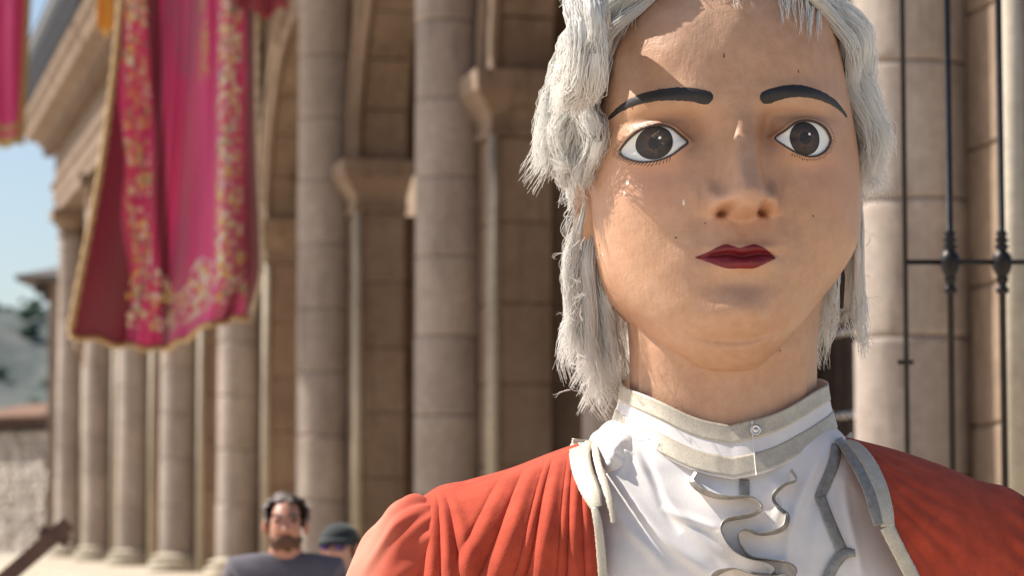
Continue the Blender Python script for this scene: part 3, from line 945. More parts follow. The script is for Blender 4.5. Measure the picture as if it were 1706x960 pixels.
# ---- neck
nz = np.linspace(-240, -640, 90)
na = np.linspace(-PI, PI, 121)[:-1]
half = pch(nz, [-640, -560, -470, -400, -330, -280, -240], [196, 176, 164, 161, 162, 166, 172])
fr = pch(nz, [-640, -560, -470, -400, -370, -330, -240], [170, 156, 150, 152, 158, 168, 160])
NX = half[:, None] * np.sin(na)[None] ; NY = np.where(np.cos(na) > 0, -fr[:, None] * np.cos(na)[None], -150 * np.cos(na)[None]) + 8
NZ = np.repeat(nz[:, None], 120, 1)
rid = 7 * np.exp(-((na - R(-62)) / 0.06) ** 2) + 5 * np.exp(-((na - R(52)) / 0.09) ** 2)
NX += np.sin(na)[None] * rid; NY -= np.cos(na)[None] * rid
neck = mk('neck', body_w(np.stack([NX, NY, NZ], -1)), gridf(90, 120, cv=True), M['skin'], giant)

# ---- hair: tufts of woolly strands
STR_P, STR_R = [], []      # strand paths in head units, radius per strand
MS = 15
CORE = []
def lock(guide, rad, n, wave=3.0, freq=2.5, frizz=1.5, tip=0.5, curl=0.0, thin=0.85, root=0.7):
    Gd = cr(guide, 48)
    T = np.gradient(Gd, axis=0); T /= np.linalg.norm(T, axis=1)[:, None] + 1e-9
    ref = np.array([0.3, 0.9, 0.1]); Nn = np.cross(T, ref); Nn /= np.linalg.norm(Nn, axis=1)[:, None] + 1e-9
    Bn = np.cross(T, Nn)
    if rad >= 7:
        sk = np.linspace(0, 1, 48)
        cr_ = rad * 0.90 * (root + (1 - root) * np.sin(np.clip(sk * 1.6, 0, 1) * PI / 2)) * np.clip((0.93 - sk) / 0.35, 0.05, 1) * (1 + 0.14 * np.sin(sk * 34 + rng.uniform(0, 6)))
        CORE.append(tube(Gd[:44:2], cr_[:44:2], 8))
    ph0 = rng.uniform(0, 2 * PI); tw = rng.uniform(2.0, 5.0) * rng.choice([-1, 1])
    for _ in range(n):
        e = rng.uniform(0.72, 1.0)
        s = np.linspace(rng.uniform(0, 0.06), e, MS)
        f = s * 47; i = np.clip(f.astype(int), 0, 46); t = (f - i)[:, None]
        C = Gd[i] * (1 - t) + Gd[i + 1] * t
        n_ = Nn[i]; b_ = Bn[i]
        rho = rad * (rng.uniform(0.78, 1.12) if rad >= 7 else math.sqrt(rng.uniform(0, 1))); th = rng.uniform(0, 2 * PI)
        pr = root + (1 - root) * np.sin(np.clip(s * 1.6, 0, 1) * PI / 2)
        pr = pr * (1 - (1 - tip) * np.clip((s - 0.55) / 0.45, 0, 1) ** 1.5)
        ang = th + tw * s
        o1 = rho * pr * np.cos(ang); o2 = rho * pr * np.sin(ang)
        ph1, ph2 = rng.uniform(0, 6.28, 2) * 0.35 + ph0
        fq = freq * rng.uniform(0.85, 1.15)
        A = wave * (0.3 + 0.7 * s)
        o1 += A * np.sin(2 * PI * fq * s + ph1); o2 += A * np.cos(2 * PI * fq * s + ph2)
        if curl:
            cw = np.clip((s / e - 0.62) / 0.38, 0, 1)
            o1 += curl * cw * np.sin(cw * 6.5 + ph0) ; o2 += curl * cw * np.cos(cw * 6.5 + ph0 + 1)
        fz_ = rng.normal(0, frizz, (2, 4))
        xk = np.array([0, 0.35, 0.7, 1.0])
        o1 += np.interp(s, xk, fz_[0]) * (0.4 + s); o2 += np.interp(s, xk, fz_[1]) * (0.4 + s)
        STR_P.append(C + n_ * o1[:, None] + b_ * o2[:, None]); STR_R.append(thin * rng.uniform(0.7, 1.15))

def shift(g, dx, dy, dz, jit=4):
    g = np.array(g, float) + np.array([dx, dy, dz])
    return g + rng.normal(0, jit, g.shape) * np.linspace(0.3, 1, len(g))[:, None]

sideL = [(-95, -170, 277), (-150, -144, 252), (-198, -116, 208), (-226, -90, 150), (-242, -74, 90), (-257, -60, 25), (-274, -40, -42)]
for (dx, dy, dz, nn, rd) in ((2, 0, 0, 90, 10), (-10, 2, 8, 90, 11), (-16, 18, 12, 100, 12), (-28, 8, 10, 100, 12), (-32, 30, 18, 110, 13), (-44, 34, 14, 110, 13), (-44, 58, 20, 110, 14), (-8, 40, 26, 130, 18), (-26, 70, 28, 140, 18), (-40, 95, 24, 140, 18), (-52, 80, 0, 120, 15), (-20, 100, 30, 120, 18)):
    g = shift(sideL, dx, dy, dz)
    g = cr(g, 22)
    p9 = rng.uniform(0, 6); ww9 = np.linspace(0, 1, 22)
    g[:, 0] += 9 * np.sin(ww9 * rng.uniform(15, 21) + p9) * (0.4 + 0.6 * ww9); g[:, 1] += 8 * np.cos(ww9 * 17 + p9)
    g[-1] += np.array([-26, 0, rng.uniform(-24, 6)])
    lock(g, rd, nn, wave=3.5, freq=4.0, frizz=2.6, tip=0.85, curl=10, thin=0.95)
# flicked tufts on the left outline
for (zz, dx) in ((58, -18), (30, -26), (4, -24), (-28, -22), (-50, -16), (92, -12), (130, -8)):
    b = np.array([-262.0, rng.uniform(-60, 10), zz + 26])
    lock([b + (16, 0, 30), b, b + (dx * 0.6, -6, -14), b + (dx * 1.2, -8, -12), b + (dx * 1.6, -6, rng.uniform(-4, 12))], 9, 55, wave=2.5, frizz=3, tip=1.5, curl=5)
sideR = [(95, -175, 275), (150, -146, 246), (192, -118, 198), (214, -100, 140), (226, -92, 75), (235, -86, 12), (240, -76, -50)]
for (dx, dy, dz, nn, rd) in ((0, 0, 0, 130, 11), (10, 20, 8, 140, 13), (18, 45, 14, 140, 14), (2, 50, 24, 130, 15), (14, 75, 20, 130, 15), (24, 62, 2, 120, 12), (6, 100, 24, 130, 16)):
    g = shift(sideR, dx, dy, dz, 3)
    g = cr(g, 22)
    p9 = rng.uniform(0, 6); ww9 = np.linspace(0, 1, 22)
    g[:, 0] += 5 * np.sin(ww9 * rng.uniform(15, 21) + p9); g[:, 1] += 6 * np.cos(ww9 * 17 + p9)
    lock(g, rd, nn, wave=5, freq=3.4, frizz=2.2, tip=0.7, curl=6)
# the rest of the wig, round the back and over the crown
def skull(phv, z, off):
    a, f, b = np.interp(-z, -hz, ha), np.interp(-z, -hz, hf), np.interp(-z, -hz, hb)
    s, c = math.sin(phv), math.cos(phv)
    x = (a + off) * math.copysign(abs(s) ** 0.9, s); y = -(f + off) * abs(c) ** 0.9 if c > 0 else (b + off) * abs(c) ** 0.95
    return np.array([x, y, z])
for k in range(44):
    p0 = R(72) + R(216) * (k + 0.5) / 44
    o1_ = rng.uniform(14, 34)
    g = [skull(p0 + rng.normal(0, 0.06), z, o1_ + 12 * math.sin(z * 0.04 + k)) for z in (300, 255, 200, 140, 80, 20, -40, -80)]
    lock(g, 20, 75, wave=6, freq=3, frizz=3, tip=0.7, curl=8)
for k in range(46):
    p0 = 2 * PI * k / 46 + rng.normal(0, 0.05)
    if abs(((p0 + PI) % (2 * PI)) - PI) < R(56):
        zs = (336, 330, 318, 300, 282, 268)
    else:
        zs = (336, 330, 312, 280, 240, 190)
    g = [skull(p0, z, 12 + 6 * math.sin(k + z * 0.05)) for z in zs]
    lock(g, 17, 70, wave=5, freq=2, frizz=2.5, tip=0.8)
# long straight hanks that fall behind the jaw at the left and end in curls
for (x0, y0, x1, z1, nn) in ((-262, -30, -268, -372, 85), (-250, -14, -252, -400, 95), (-238, -34, -240, -430, 95), (-246, 20, -228, -446, 95), (-226, 0, -216, -440, 95), (-232, 44, -202, -432, 90), (-214, -24, -196, -405, 75), (-212, 30, -190, -400, 80), (-256, 40, -262, -390, 70), (-240, 60, -214, -455, 70)):
    y0 += 38
    g = [(x0 * 0.86, y0 + 20, -20), (x0 * 0.89, y0 + 16, -90), (x0 * 0.75 + x1 * 0.25, y0 + 4, -170), (x0 * 0.5 + x1 * 0.5, y0 + 6, -260), (x1, y0 + 4, z1 + 70), (x1 + rng.uniform(-8, 8), y0, z1)]
    lock(g, 13, nn, wave=1.6, freq=2, frizz=2.0, tip=1.0, curl=10, root=0.8)
for k in range(26):
    lock([(-255 + rng.uniform(-8, 8), 0, -60 - 9 * k), (-264, 0, -90 - 9 * k), (-268 - rng.uniform(0, 14), 0, -116 - 9 * k), (-266 - rng.uniform(0, 16), 0, -146 - 9 * k)], 5, 5, wave=0.8, freq=1, frizz=3.0, tip=1.2, thin=0.5)
# thin hanks at the right
for (x0, y0, x1, z1, nn) in ((236, -20, 226, -340, 60), (232, 4, 236, -352, 60), (228, 20, 216, -320, 40)):
    g = [(x0, y0, -30), (x0 - 2, y0, -90), (x0 - 6, y0, -170), (x1 + 4, y0, -260), (x1, y0, z1 + 40), (x1 + 14, y0, z1)]
    lock(g, 7.5, nn, wave=4, freq=2.6, frizz=1.6, tip=0.9, curl=9)
for g in ([(196, 20, -200), (180, 10, -250), (172, 0, -285), (182, -4, -305), (196, 0, -292)], [(200, 20, -180), (186, 6, -240), (190, 0, -280), (178, 0, -300), (166, 0, -318)]):
    lock(g, 5, 16, wave=3, frizz=3, tip=1.4, thin=0.6)
# back hair down the nape
for k in range(16):
    p0 = R(112) + R(136) * (k + 0.5) / 16
    g = [skull(p0, -40, 16), skull(p0, -110, 12), skull(p0, -180, 8), skull(p0, -230, 14) + (0, 10, -50), skull(p0, -230, 16) + (0, 10, -140)]
    lock(g, 17, 70, wave=3, freq=2, frizz=2.5, curl=8)
# fringe wisps on the forehead
for (px0, px1, py1, nn) in ((1298, 1303, 46, 9), (1306, 1312, 36, 10), (1322, 1326, 50, 9), (1336, 1330, 62, 8), (1342, 1346, 66, 14), (1352, 1350, 72, 14), (1362, 1360, 68, 12), (1370, 1366, 50, 12), (1378, 1376, 34, 14), (1226, 1229, 20, 7)):
    pts = []
    for k in np.linspace(0, 1, 5):
        px_ = px0 * (1 - k) + px1 * k + 3 * math.sin(k * 5 + px0); py_ = -34 * (1 - k) + py1 * k
        x_, z_ = pix_on(np.array([px_]), np.array([py_]), S_head, head_w)
        pts.append((x_[0], float(S_head(x_, z_)[0]) - 7 + 3 * k, z_[0]))
    lock(pts, 4.5, nn, wave=1.2, freq=1, frizz=1.2, tip=0.5, thin=0.75)
# loose fibres in the outline
for k in range(70):
    sd = -1 if k < 52 else 1
    z0 = rng.uniform(-420, 240) if sd < 0 else rng.uniform(-330, 240)
    xx = sd * (rng.uniform(240, 268) if sd < 0 else rng.uniform(222, 244)) * (1 if z0 < 130 else 0.9)
    y0 = rng.uniform(-80, 60)
    d = np.array([sd * rng.uniform(3, 16), rng.uniform(-10, 4), rng.uniform(-16, 10)])
    p0 = np.array([xx, y0, z0])
    lock([p0, p0 + d, p0 + 1.7 * d + rng.normal(0, 5, 3), p0 + 2.2 * d + rng.normal(0, 9, 3)], 2, 2, wave=1, frizz=2, thin=0.42, tip=1)

# rolled wig curls and filler locks added at the temple to shade the nose
for j in range(32):
    dx, dy, dz = rng.uniform(-30, 2), rng.uniform(-40, 24), rng.uniform(-24, 22)
    g = np.array([(-228, -112, 186), (-242, -158, 214), (-250, -204, 224), (-254, -236, 196), (-250, -240, 150), (-256, -206, 112), (-264, -156, 98), (-268, -110, 84)], float)
    k9 = np.linspace(0, 1, 8)[:, None]
    g = g + np.array([dx, dy, dz]) * np.minimum(1, k9 * 3) + rng.normal(0, 4, g.shape)
    lock(g, 12, 70, wave=3, freq=4, frizz=2.6, tip=0.8, curl=7, thin=1.0)
for j in range(18):
    g = np.array([(-232, -124, 200), (-250, -172, 222), (-256, -190, 216), (-258, -188, 188), (-260, -184, 158), (-264, -172, 124), (-270, -140, 92)], float) + rng.normal(0, 1, 3) * np.array([9, 13, 10]) + rng.normal(0, 3, (7, 3))
    lock(g, 11, 60, wave=4, freq=3.5, frizz=2.6, tip=0.8, curl=8, thin=1.0)
for j in range(18):
    g = np.array([(-234, -128, 200), (-250, -172, 242), (-256, -182, 276), (-262, -186, 292), (-270, -184, 264), (-272, -174, 236)], float) + rng.normal(0, 6, 3) + rng.normal(0, 3, (6, 3))
    lock(g, 13, 60, wave=3, freq=3, frizz=2.6, tip=0.8, curl=5, thin=1.0)
SP = np.array(STR_P); SR = np.array(STR_R) * 1.1
ns = len(SP)
T = np.gradient(SP, axis=1); T /= np.linalg.norm(T, axis=2)[..., None] + 1e-9
Nn = np.cross(T, np.array([0.2, 0.95, 0.23])); Nn /= np.linalg.norm(Nn, axis=2)[..., None] + 1e-9
Bn = np.cross(T, Nn)
taper = (1 - 0.65 * np.linspace(0, 1, MS) ** 3)[None, :, None]
hv = []
for a in (0, 2.094, 4.189):
    hv.append(SP + (Nn * math.cos(a) + Bn * math.sin(a)) * SR[:, None, None] * taper)
HVv = np.stack(hv, 2)                       # strands, points, 3 sides
f1 = gridf(MS, 3, cv=True)
FF = (f1[None] + (np.arange(ns) * MS * 3)[:, None, None]).reshape(-1, 4)
def wool_mat():
    m, nt, bs = newmat('white wool')
    n = noise_tex(nt, 60, 3, 0.6)
    r = ramp(nt, n.outputs[0], [(0.3, (0.95, 0.93, 0.89)), (0.6, (0.985, 0.975, 0.955))])
    nt.links.new(r.outputs[0], bs.inputs['Base Color'])
    bs.inputs['Roughness'].default_value = 0.6
    bs.inputs['Specular IOR Level'].default_value = 0.35
    tr = nt.nodes.new('ShaderNodeBsdfTranslucent'); tr.inputs[0].default_value = (0.98, 0.965, 0.93, 1)
    mx = nt.nodes.new('ShaderNodeMixShader'); mx.inputs[0].default_value = 0.5
    nt.links.new(bs.outputs[0], mx.inputs[1]); nt.links.new(tr.outputs[0], mx.inputs[2])
    nt.links.new(mx.outputs[0], nt.nodes['Material Output'].inputs[0])
    return m
M['wool'] = wool_mat()
M['woolc'] = simple('wool fleece', (0.93, 0.915, 0.885), 0.9, var=0.05, scale=300, bumpd=0.004)
hair = mk('hair', head_w(HVv, False), FF, M['wool'], giant)
hair['kind'] = 'stuff'
v_, f_ = merge(CORE)
wb = mk('wool_tuft_cores', head_w(np.array(v_), False), f_, M['wool'], giant)
wb['kind'] = 'stuff'
# cloth cap under the wool
zl = np.where(np.abs(((ph + PI) % (2 * PI)) - PI) < R(100), pch(np.degrees(np.abs(((ph + PI) % (2 * PI)) - PI)), [0, 30, 50, 62, 72, 80, 100], [262, 256, 236, 190, 120, 40, -40]), -60.0)
capmask = HZ > zl[None, :]
CX, CY, CZ = HX.copy(), HY.copy(), HZ.copy()
rr0 = np.hypot(CX, CY) + 1e-6
CX *= (rr0 + 7) / rr0; CY *= (rr0 + 7) / rr0; CZ = CZ + 5
gf = gridf(NR, len(ph), cv=True)
keep = capmask.reshape(-1)[gf].all(1)
sub = gf[keep]
used, inv = np.unique(sub, return_inverse=True)
mk('wig_cap', head_w(np.stack([CX, CY, CZ], -1).reshape(-1, 3)[used]), inv.reshape(-1, 4), M['wool'], giant)


# ---- clothes
def fabric(name, c, var=0.12, scale=7, rough=0.85, weave=900, sheen=0.15, bd=0.0006, spec=0.25, trans=None, lo=None):
    m, nt, bs = newmat(name)
    n = noise_tex(nt, scale, 5, 0.6)
    lo = lo or tuple(v * (1 - var) for v in c); hi = tuple(min(1, v * (1 + var)) for v in c)
    r = ramp(nt, n.outputs[0], [(0.3, lo), (0.7, hi)])
    nt.links.new(r.outputs[0], bs.inputs['Base Color'])
    bs.inputs['Roughness'].default_value = rough
    bs.inputs['Specular IOR Level'].default_value = spec
    bs.inputs['Sheen Weight'].default_value = sheen
    n2 = noise_tex(nt, weave, 2, 0.5)
    bump(nt, bs, n2.outputs[0], 0.5, bd)
    if trans:
        tr = nt.nodes.new('ShaderNodeBsdfTranslucent'); tr.inputs[0].default_value = (*trans, 1)
        mx = nt.nodes.new('ShaderNodeMixShader'); mx.inputs[0].default_value = 0.25
        nt.links.new(bs.outputs[0], mx.inputs[1]); nt.links.new(tr.outputs[0], mx.inputs[2])
        nt.links.new(mx.outputs[0], nt.nodes['Material Output'].inputs[0])
    return m
M['coat'] = fabric('red wool cloth', (0.42, 0.066, 0.036), 0.2, 22, 0.95, 330, 0.04, 0.002, 0.12)
M['sleeve'] = fabric('faded coral cloth', (0.62, 0.20, 0.145), 0.2, 6, 0.9, 700, 0.2, 0.0008)
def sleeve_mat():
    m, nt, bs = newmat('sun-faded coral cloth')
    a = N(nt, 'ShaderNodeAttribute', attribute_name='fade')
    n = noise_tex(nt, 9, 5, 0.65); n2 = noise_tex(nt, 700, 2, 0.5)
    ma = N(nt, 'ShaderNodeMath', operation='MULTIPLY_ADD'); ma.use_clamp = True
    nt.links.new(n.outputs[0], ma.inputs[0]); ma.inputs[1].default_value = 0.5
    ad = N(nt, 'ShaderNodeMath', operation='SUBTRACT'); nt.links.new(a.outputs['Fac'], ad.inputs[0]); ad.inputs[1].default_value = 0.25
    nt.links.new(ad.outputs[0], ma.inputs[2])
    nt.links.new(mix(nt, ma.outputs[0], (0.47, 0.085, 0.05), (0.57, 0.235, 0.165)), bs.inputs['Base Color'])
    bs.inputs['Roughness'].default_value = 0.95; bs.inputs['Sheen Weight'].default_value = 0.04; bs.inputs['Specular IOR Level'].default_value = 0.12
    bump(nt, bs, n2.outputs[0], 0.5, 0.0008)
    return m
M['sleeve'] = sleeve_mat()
M['satin'] = fabric('white satin', (0.77, 0.725, 0.69), 0.09, 9, 0.5, 400, 0.0, 0.0009, 0.4)
M['ribbon'] = simple('silver grey ribbon', (0.30, 0.275, 0.235), 0.38, 0.35, 0.25, 90, 0.0008)

def braid_mat(name, c1, c2):
    m, nt, bs = newmat(name)
    n = noise_tex(nt, 420, 3, 0.7); n2 = noise_tex(nt, 60, 4, 0.6)
    r = ramp(nt, n.outputs[0], [(0.36, c1), (0.6, c2)])
    c = mix(nt, 0.3, r.outputs[0], ramp(nt, n2.outputs[0], [(0.35, tuple(0.8 * v for v in c1)), (0.7, c2)]).outputs[0])
    nt.links.new(c, bs.inputs['Base Color'])
    bs.inputs['Roughness'].default_value = 0.45; bs.inputs['Metallic'].default_value = 0.25
    bump(nt, bs, n.outputs[0], 0.6, 0.0008)
    return m
M['braid'] = braid_mat('beige metallic braid', (0.47, 0.40, 0.29), (0.68, 0.61, 0.49))

CX0 = -2.0
TKx = [-575, -545, -500, -440, -365, -300, -255, -205, 0, 195, 240, 300, 365, 435, 500, 545, 575]
TKz = [-700, -625, -579, -562, -541, -516, -500, -486, -478, -486, -496, -512, -534, -562, -582, -625, -700]
def Tc(x): return pch(x, TKx, TKz)
def dcoat(x): return 258 * np.sqrt(np.clip(1 - (np.abs(x) / 590) ** 2.2, 0.004, 1))

def fold_l(x, z):
    """pleats that fan out from the left shoulder braid"""
    h = np.clip(-468.0 - z, 0, None)
    q = (-234.0 - x) / np.sqrt((h + 10) / 200.0)
    q = q + 7 * np.sin(z * 0.012 + x * 0.006) + 0.10 * np.abs(q) * np.sin(h * 0.011)
    d = np.zeros(np.broadcast(x, z).shape)
    for q0, w, hh in ((6, 7, 6), (30, 10, 9), (50, 6, 5), (84, 16, 13), (113, 7, 5), (150, 20, 15), (206, 17, 9)):
        d += hh * np.exp(-np.abs((q - q0) / w) ** 1.8) - 0.75 * hh * np.exp(-np.abs((q - q0 - w * 1.15) / (w * 0.42)) ** 1.5)
    d = d * sstep(8, 90, h) * sstep(-480, -430, x)
    h2 = np.clip(-566.0 - z, 0, None)
    q2 = (x + 500.0) / np.sqrt((h2 + 12) / 150.0)
    q2 = q2 + 4 * np.sin(z * 0.014 + 0.6)
    for q0, w, hh in ((2, 9, 8), (30, 10, 11), (66, 15, 9)):
        d = d + (hh * np.exp(-np.abs((q2 - q0) / w) ** 1.8) - 0.75 * hh * np.exp(-np.abs((q2 - q0 + w * 1.15) / (w * 0.42)) ** 1.5)) * sstep(5, 60, h2) * sstep(420, 220, h2)
    d = d + 1.5 * np.sin(x * 0.027 + z * 0.019) * np.sin(z * 0.035 - x * 0.01)
    return d * sstep(4, 26, Tc(x) - z) * sstep(-575, -530, x)

def fold_r(x, z):
    px_, pz_ = 178.0, -470.0
    rho = np.hypot(x - px_, z - pz_)
    al = np.degrees(np.arctan2((x - px_), -(z - pz_)))
    al = al + 3 * np.sin(rho * 0.017) - 0.012 * rho
    d = np.zeros(np.broadcast(x, z).shape)
    for a0, w, h in ((14, 2.6, 4), (22, 2.4, 6), (30, 2.2, 4), (37, 2.6, 5), (45, 2.4, 4), (53, 2.6, 6), (62, 2.4, 3.5), (70, 2.6, 5)):
        q = (al - a0) / w
        d += h * np.exp(-q * q) - 0.6 * h * np.exp(-((al - a0 - w * 1.3) / (w * 0.7)) ** 2)
    g = 4.5 * np.sin((z + 0.8 * x) * 0.15) * np.exp(-((x - 492) / 30) ** 2)
    d = d * (0.45 + 0.35 * np.sin(rho * 0.02 + al * 0.1))
    return (d * sstep(20, 130, rho) * sstep(560, 470, x) + g * sstep(560, 500, x)) * sstep(4, 26, Tc(x) - z)

def prof_y(h, r):
    k = np.clip(h / r, 0, 1)
    return np.sqrt(np.clip(1 - (1 - k) ** 2, 0, 1))

def S_coat(x, z):
    h = np.clip(Tc(x) - z, 0, None)
    y = -dcoat(x) * prof_y(h, 165) - 0.10 * np.clip(h - 165, 0, 700) * np.sqrt(np.clip(1 - (x / 585) ** 2, 0, 1))
    return y - np.where(x < 0, fold_l(x, z), fold_r(x, z))
def S_coat_s(x, z):
    h = np.clip(Tc(x) - z, 0, None)
    return -dcoat(x) * prof_y(h, 165) - 0.10 * np.clip(h - 165, 0, 700) * np.sqrt(np.clip(1 - (x / 585) ** 2, 0, 1)) - 4

# coat: each panel is a sheet that runs from the hem up the back, over the shoulder and down the front
def inner_edge_l(z): return pch(z, [-1900, -1000, -728, -640, -600, -540, -500, -470], [-130, -190, -218, -224, -230, -246, -250, -246])
def inner_edge_r(z): return pch(z, [-1900, -1000, -728, -650, -600, -540, -500, -470], [270, 310, 300, 268, 252, 228, 205, 192])
def coat_panel(sd):
    nu, nvf, nvb = 190, 230, 60
    rows = []
    k = np.linspace(0, 1, nvf) ** 1.7
    for u in np.linspace(0, 1, nu):
        def xz(zv):
            e = inner_edge_l(zv) if sd < 0 else inner_edge_r(zv)
            return e * (1 - u) + sd * 574.0 * u
        zt = -486.0
        for _ in range(6):
            zt = float(Tc(np.array(xz(np.array(zt)))))
        zf = zt + (-1900 - zt) * k
        xf = xz(zf)
        # under the arm the sides stay closed
        hh = np.clip(zt - zf, 0, None)
        yf = S_coat(xf, np.minimum(zf, Tc(xf) - 0.01 * 0))
        yf[0] = 0.0
        kb = np.linspace(1, 0, nvb)[:-1] ** 1.7
        zb = zt + (-1900 - zt) * kb
        xb = np.full_like(zb, xf[0]) 
        yb = dcoat(xb) * 0.85 * prof_y(np.clip(zt - zb, 0, None), 165) + 0.08 * np.clip(zt - zb - 165, 0, 700)
        rows.append(np.stack([np.concatenate([xb, xf]), np.concatenate([yb, yf]) + 6, np.concatenate([zb, zf])], -1))
    V = np.array(rows)
    F = gridf(nu, V.shape[1])
    if sd > 0: F = F[:, ::-1]
    o = mk('coat_panel', body_w(V), F, M['coat'], giant)
    md = o.modifiers.new('thickness', 'SOLIDIFY'); md.thickness = 0.004; md.offset = -1
    return o
panelL = coat_panel(-1)
panelR = coat_panel(1)
panelL['label'] = 'pleated sunlit half of the red coat'
panelR['label'] = 'shaded half of the red coat'
# yoke behind the neck so that the coat closes at the back
xs = np.linspace(-262, 210, 60); kb = np.linspace(0, 1, 50) ** 1.7
V = np.array([[(x, 0.85 * float(dcoat(np.array(x))) * math.sqrt(max(0, 1 - (1 - min(1, (-478 + 30 - z) / 165)) ** 2)) + 0.08 * max(0, -478 - z - 165) + 9, z) for z in (-505 + (-1900 + 505) * kb)] for x in xs])
mk('coat_back', body_w(V), gridf(60, 50)[:, ::-1], M['coat'], giant)

# sleeves
def sleeve(sd):
    C = cr([(sd * 462, 0, -652), (sd * 500, -6, -682), (sd * 548, -12, -756), (sd * 584, -20, -870), (sd * 600, -40, -1010), (sd * 585, -90, -1150)], 110)
    rad = pch(np.linspace(0, 1, 110), [0, 0.08, 0.2, 0.5, 1], [52, 84, 102, 98, 74])
    T = np.gradient(C, axis=0); T /= np.linalg.norm(T, axis=1)[:, None]
    Bv = np.array([0, 1.0, 0]); Nn_ = np.cross(T, Bv); Nn_ /= np.linalg.norm(Nn_, axis=1)[:, None]
    B2 = np.cross(Nn_, T)
    a = np.linspace(0, 2 * PI, 181)[:-1]
    s_ = np.linspace(0, 1, 110)[:, None]
    pl = 9.0 * np.abs(np.sin(a * 7 + 1.1 * np.sin(a * 3)))[None] ** 1.6 * np.exp(-(s_ / 0.22) ** 2)
    pl = pl + 6.0 * np.exp(-((np.sin(a * 2 + 0.7) - 0.4 - 1.2 * s_) / 0.14) ** 2) * np.sin(np.clip(s_ * 2.2, 0, 1) * PI)
    pl = pl + 4 * np.sin(a * 3 + s_ * 14) * s_ + 2.5 * np.sin(a * 5 - s_ * 22) + 3.0 * np.abs(np.sin(a * 2.5 + s_ * 19 + np.sin(a * 4))) ** 3
    RR_ = rad[:, None] + pl
    V = C[:, None] + Nn_[:, None] * (RR_ * np.cos(a)[None])[..., None] + B2[:, None] * (RR_ * np.sin(a)[None] * 1.12)[..., None]
    o = mk('sleeve', body_w(V), gridf(110, 180, cv=True), M['sleeve'], giant)
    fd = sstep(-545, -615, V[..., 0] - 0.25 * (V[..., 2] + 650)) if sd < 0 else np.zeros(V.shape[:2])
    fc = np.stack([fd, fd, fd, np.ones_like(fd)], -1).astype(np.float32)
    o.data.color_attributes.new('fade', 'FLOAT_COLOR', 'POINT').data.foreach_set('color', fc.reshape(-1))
    return o
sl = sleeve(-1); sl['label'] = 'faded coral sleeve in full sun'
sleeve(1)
# gloved-looking plain hands closing the sleeves, below the frame
for sd in (-1, 1):
    parts = []
    b = np.array([sd * 583, -96, -1160.0])
    parts.append(tube(cr([b + (0, 8, 26), b, b + (0, -12, -34), b + (0, -20, -72)], 14), [44, 42, 46, 40] and np.interp(np.linspace(0, 1, 14), [0, 0.3, 0.6, 1], [36, 34, 42, 34]), 16))
    for q in range(4):
        o_ = b + np.array([(-27 + 18 * q) * sd * -1, -22, -66])
        ln = (52, 62, 58, 44)[q]
        parts.append(tube(cr([o_, o_ + (0, -8, -ln * 0.5), o_ + (0, -2, -ln * 0.85), o_ + (0, 12, -ln)], 12), np.linspace(9.5, 7, 12), 10))
    o_ = b + np.array([-sd * 36, -16, -20])
    parts.append(tube(cr([o_, o_ + (-sd * 14, -16, -22), o_ + (-sd * 12, -24, -52)], 10), np.linspace(11, 8, 10), 10))
    v, f = merge(parts)
    mk('hand', body_w(np.array(v)), f, M['skin'], giant)

# ---- shirt
creases = [  # photograph polylines, height, width
    ([(1035, 735), (1060, 770), (1105, 830), (1150, 880), (1200, 930), (1240, 975)], 9, 10),
    ([(1010, 770), (1050, 830), (1100, 890), (1160, 940), (1200, 970)], 10, 11),
    ([(1060, 725), (1085, 790), (1110, 850), (1135, 890)], -7, 8),
    ([(1000, 815), (1035, 870), (1080, 915), (1120, 965)], 8, 10),
    ([(1100, 845), (1140, 862), (1185, 880), (1195, 890)], 8, 7),
    ([(1375, 720), (1360, 770), (1325, 850), (1310, 930), (1300, 970)], 8, 9),
    ([(1388, 740), (1380, 800), (1350, 870), (1340, 960)], -6, 8),
    ([(1405, 790), (1412, 850), (1430, 930), (1440, 970)], 6, 8),
    ([(1000, 715), (1030, 735), (1040, 765), (1025, 800)], 9, 8),
    ([(995, 760), (1030, 750), (1055, 760)], 7, 6),
    ([(1280, 790), (1300, 830), (1290, 880)], 5, 9),
]
def S_shirt0(x, z):
    Ts = pch(x, [-330, -262, -232, -195, 0, 160, 190, 228, 330], [-580, -535, -492, -456, -440, -452, -468, -510, -580])
    h = np.clip(Ts - z, 0, None)
    d = (160 + 98 * sstep(30, 280, h) + 0.10 * np.clip(h - 260, 0, 800)) * (1 - 0.22 * (np.abs(x) / 300) ** 2)
    return -d * prof_y(h, 100)
CRS = []
for pts, h, w in creases:
    C = cr(pts, 40)
    x_, z_ = pix_on(C[:, 0], C[:, 1], S_shirt0, body_w)
    CRS.append((x_, z_, h, w))
def S_shirt(x, z):
    y = S_shirt0(x, z)
    x = np.asarray(x, float); z = np.asarray(z, float)
    for cx_, cz_, h, w in CRS:
        d2 = np.full(x.shape, 1e9)
        kf = np.zeros(x.shape)
        for i in range(39):
            ux, uz = cx_[i + 1] - cx_[i], cz_[i + 1] - cz_[i]
            t_ = np.clip(((x - cx_[i]) * ux + (z - cz_[i]) * uz) / (ux * ux + uz * uz + 1e-9), 0, 1)
            q = (x - cx_[i] - t_ * ux) ** 2 + (z - cz_[i] - t_ * uz) ** 2
            m_ = q < d2
            d2 = np.where(m_, q, d2); kf = np.where(m_, (i + t_) / 39.0, kf)
        r_ = np.sqrt(d2 + 2.0)
        y = y - h * np.exp(-d2 / (w * w)) * np.sin(np.clip(kf, 0.0, 1.0) * PI)
    y = y - 2.0 * np.sin(x * 0.031 + z * 0.022) * np.sin(z * 0.026 - x * 0.02 + 1)
    return y
xs = np.linspace(-292, 322, 300)
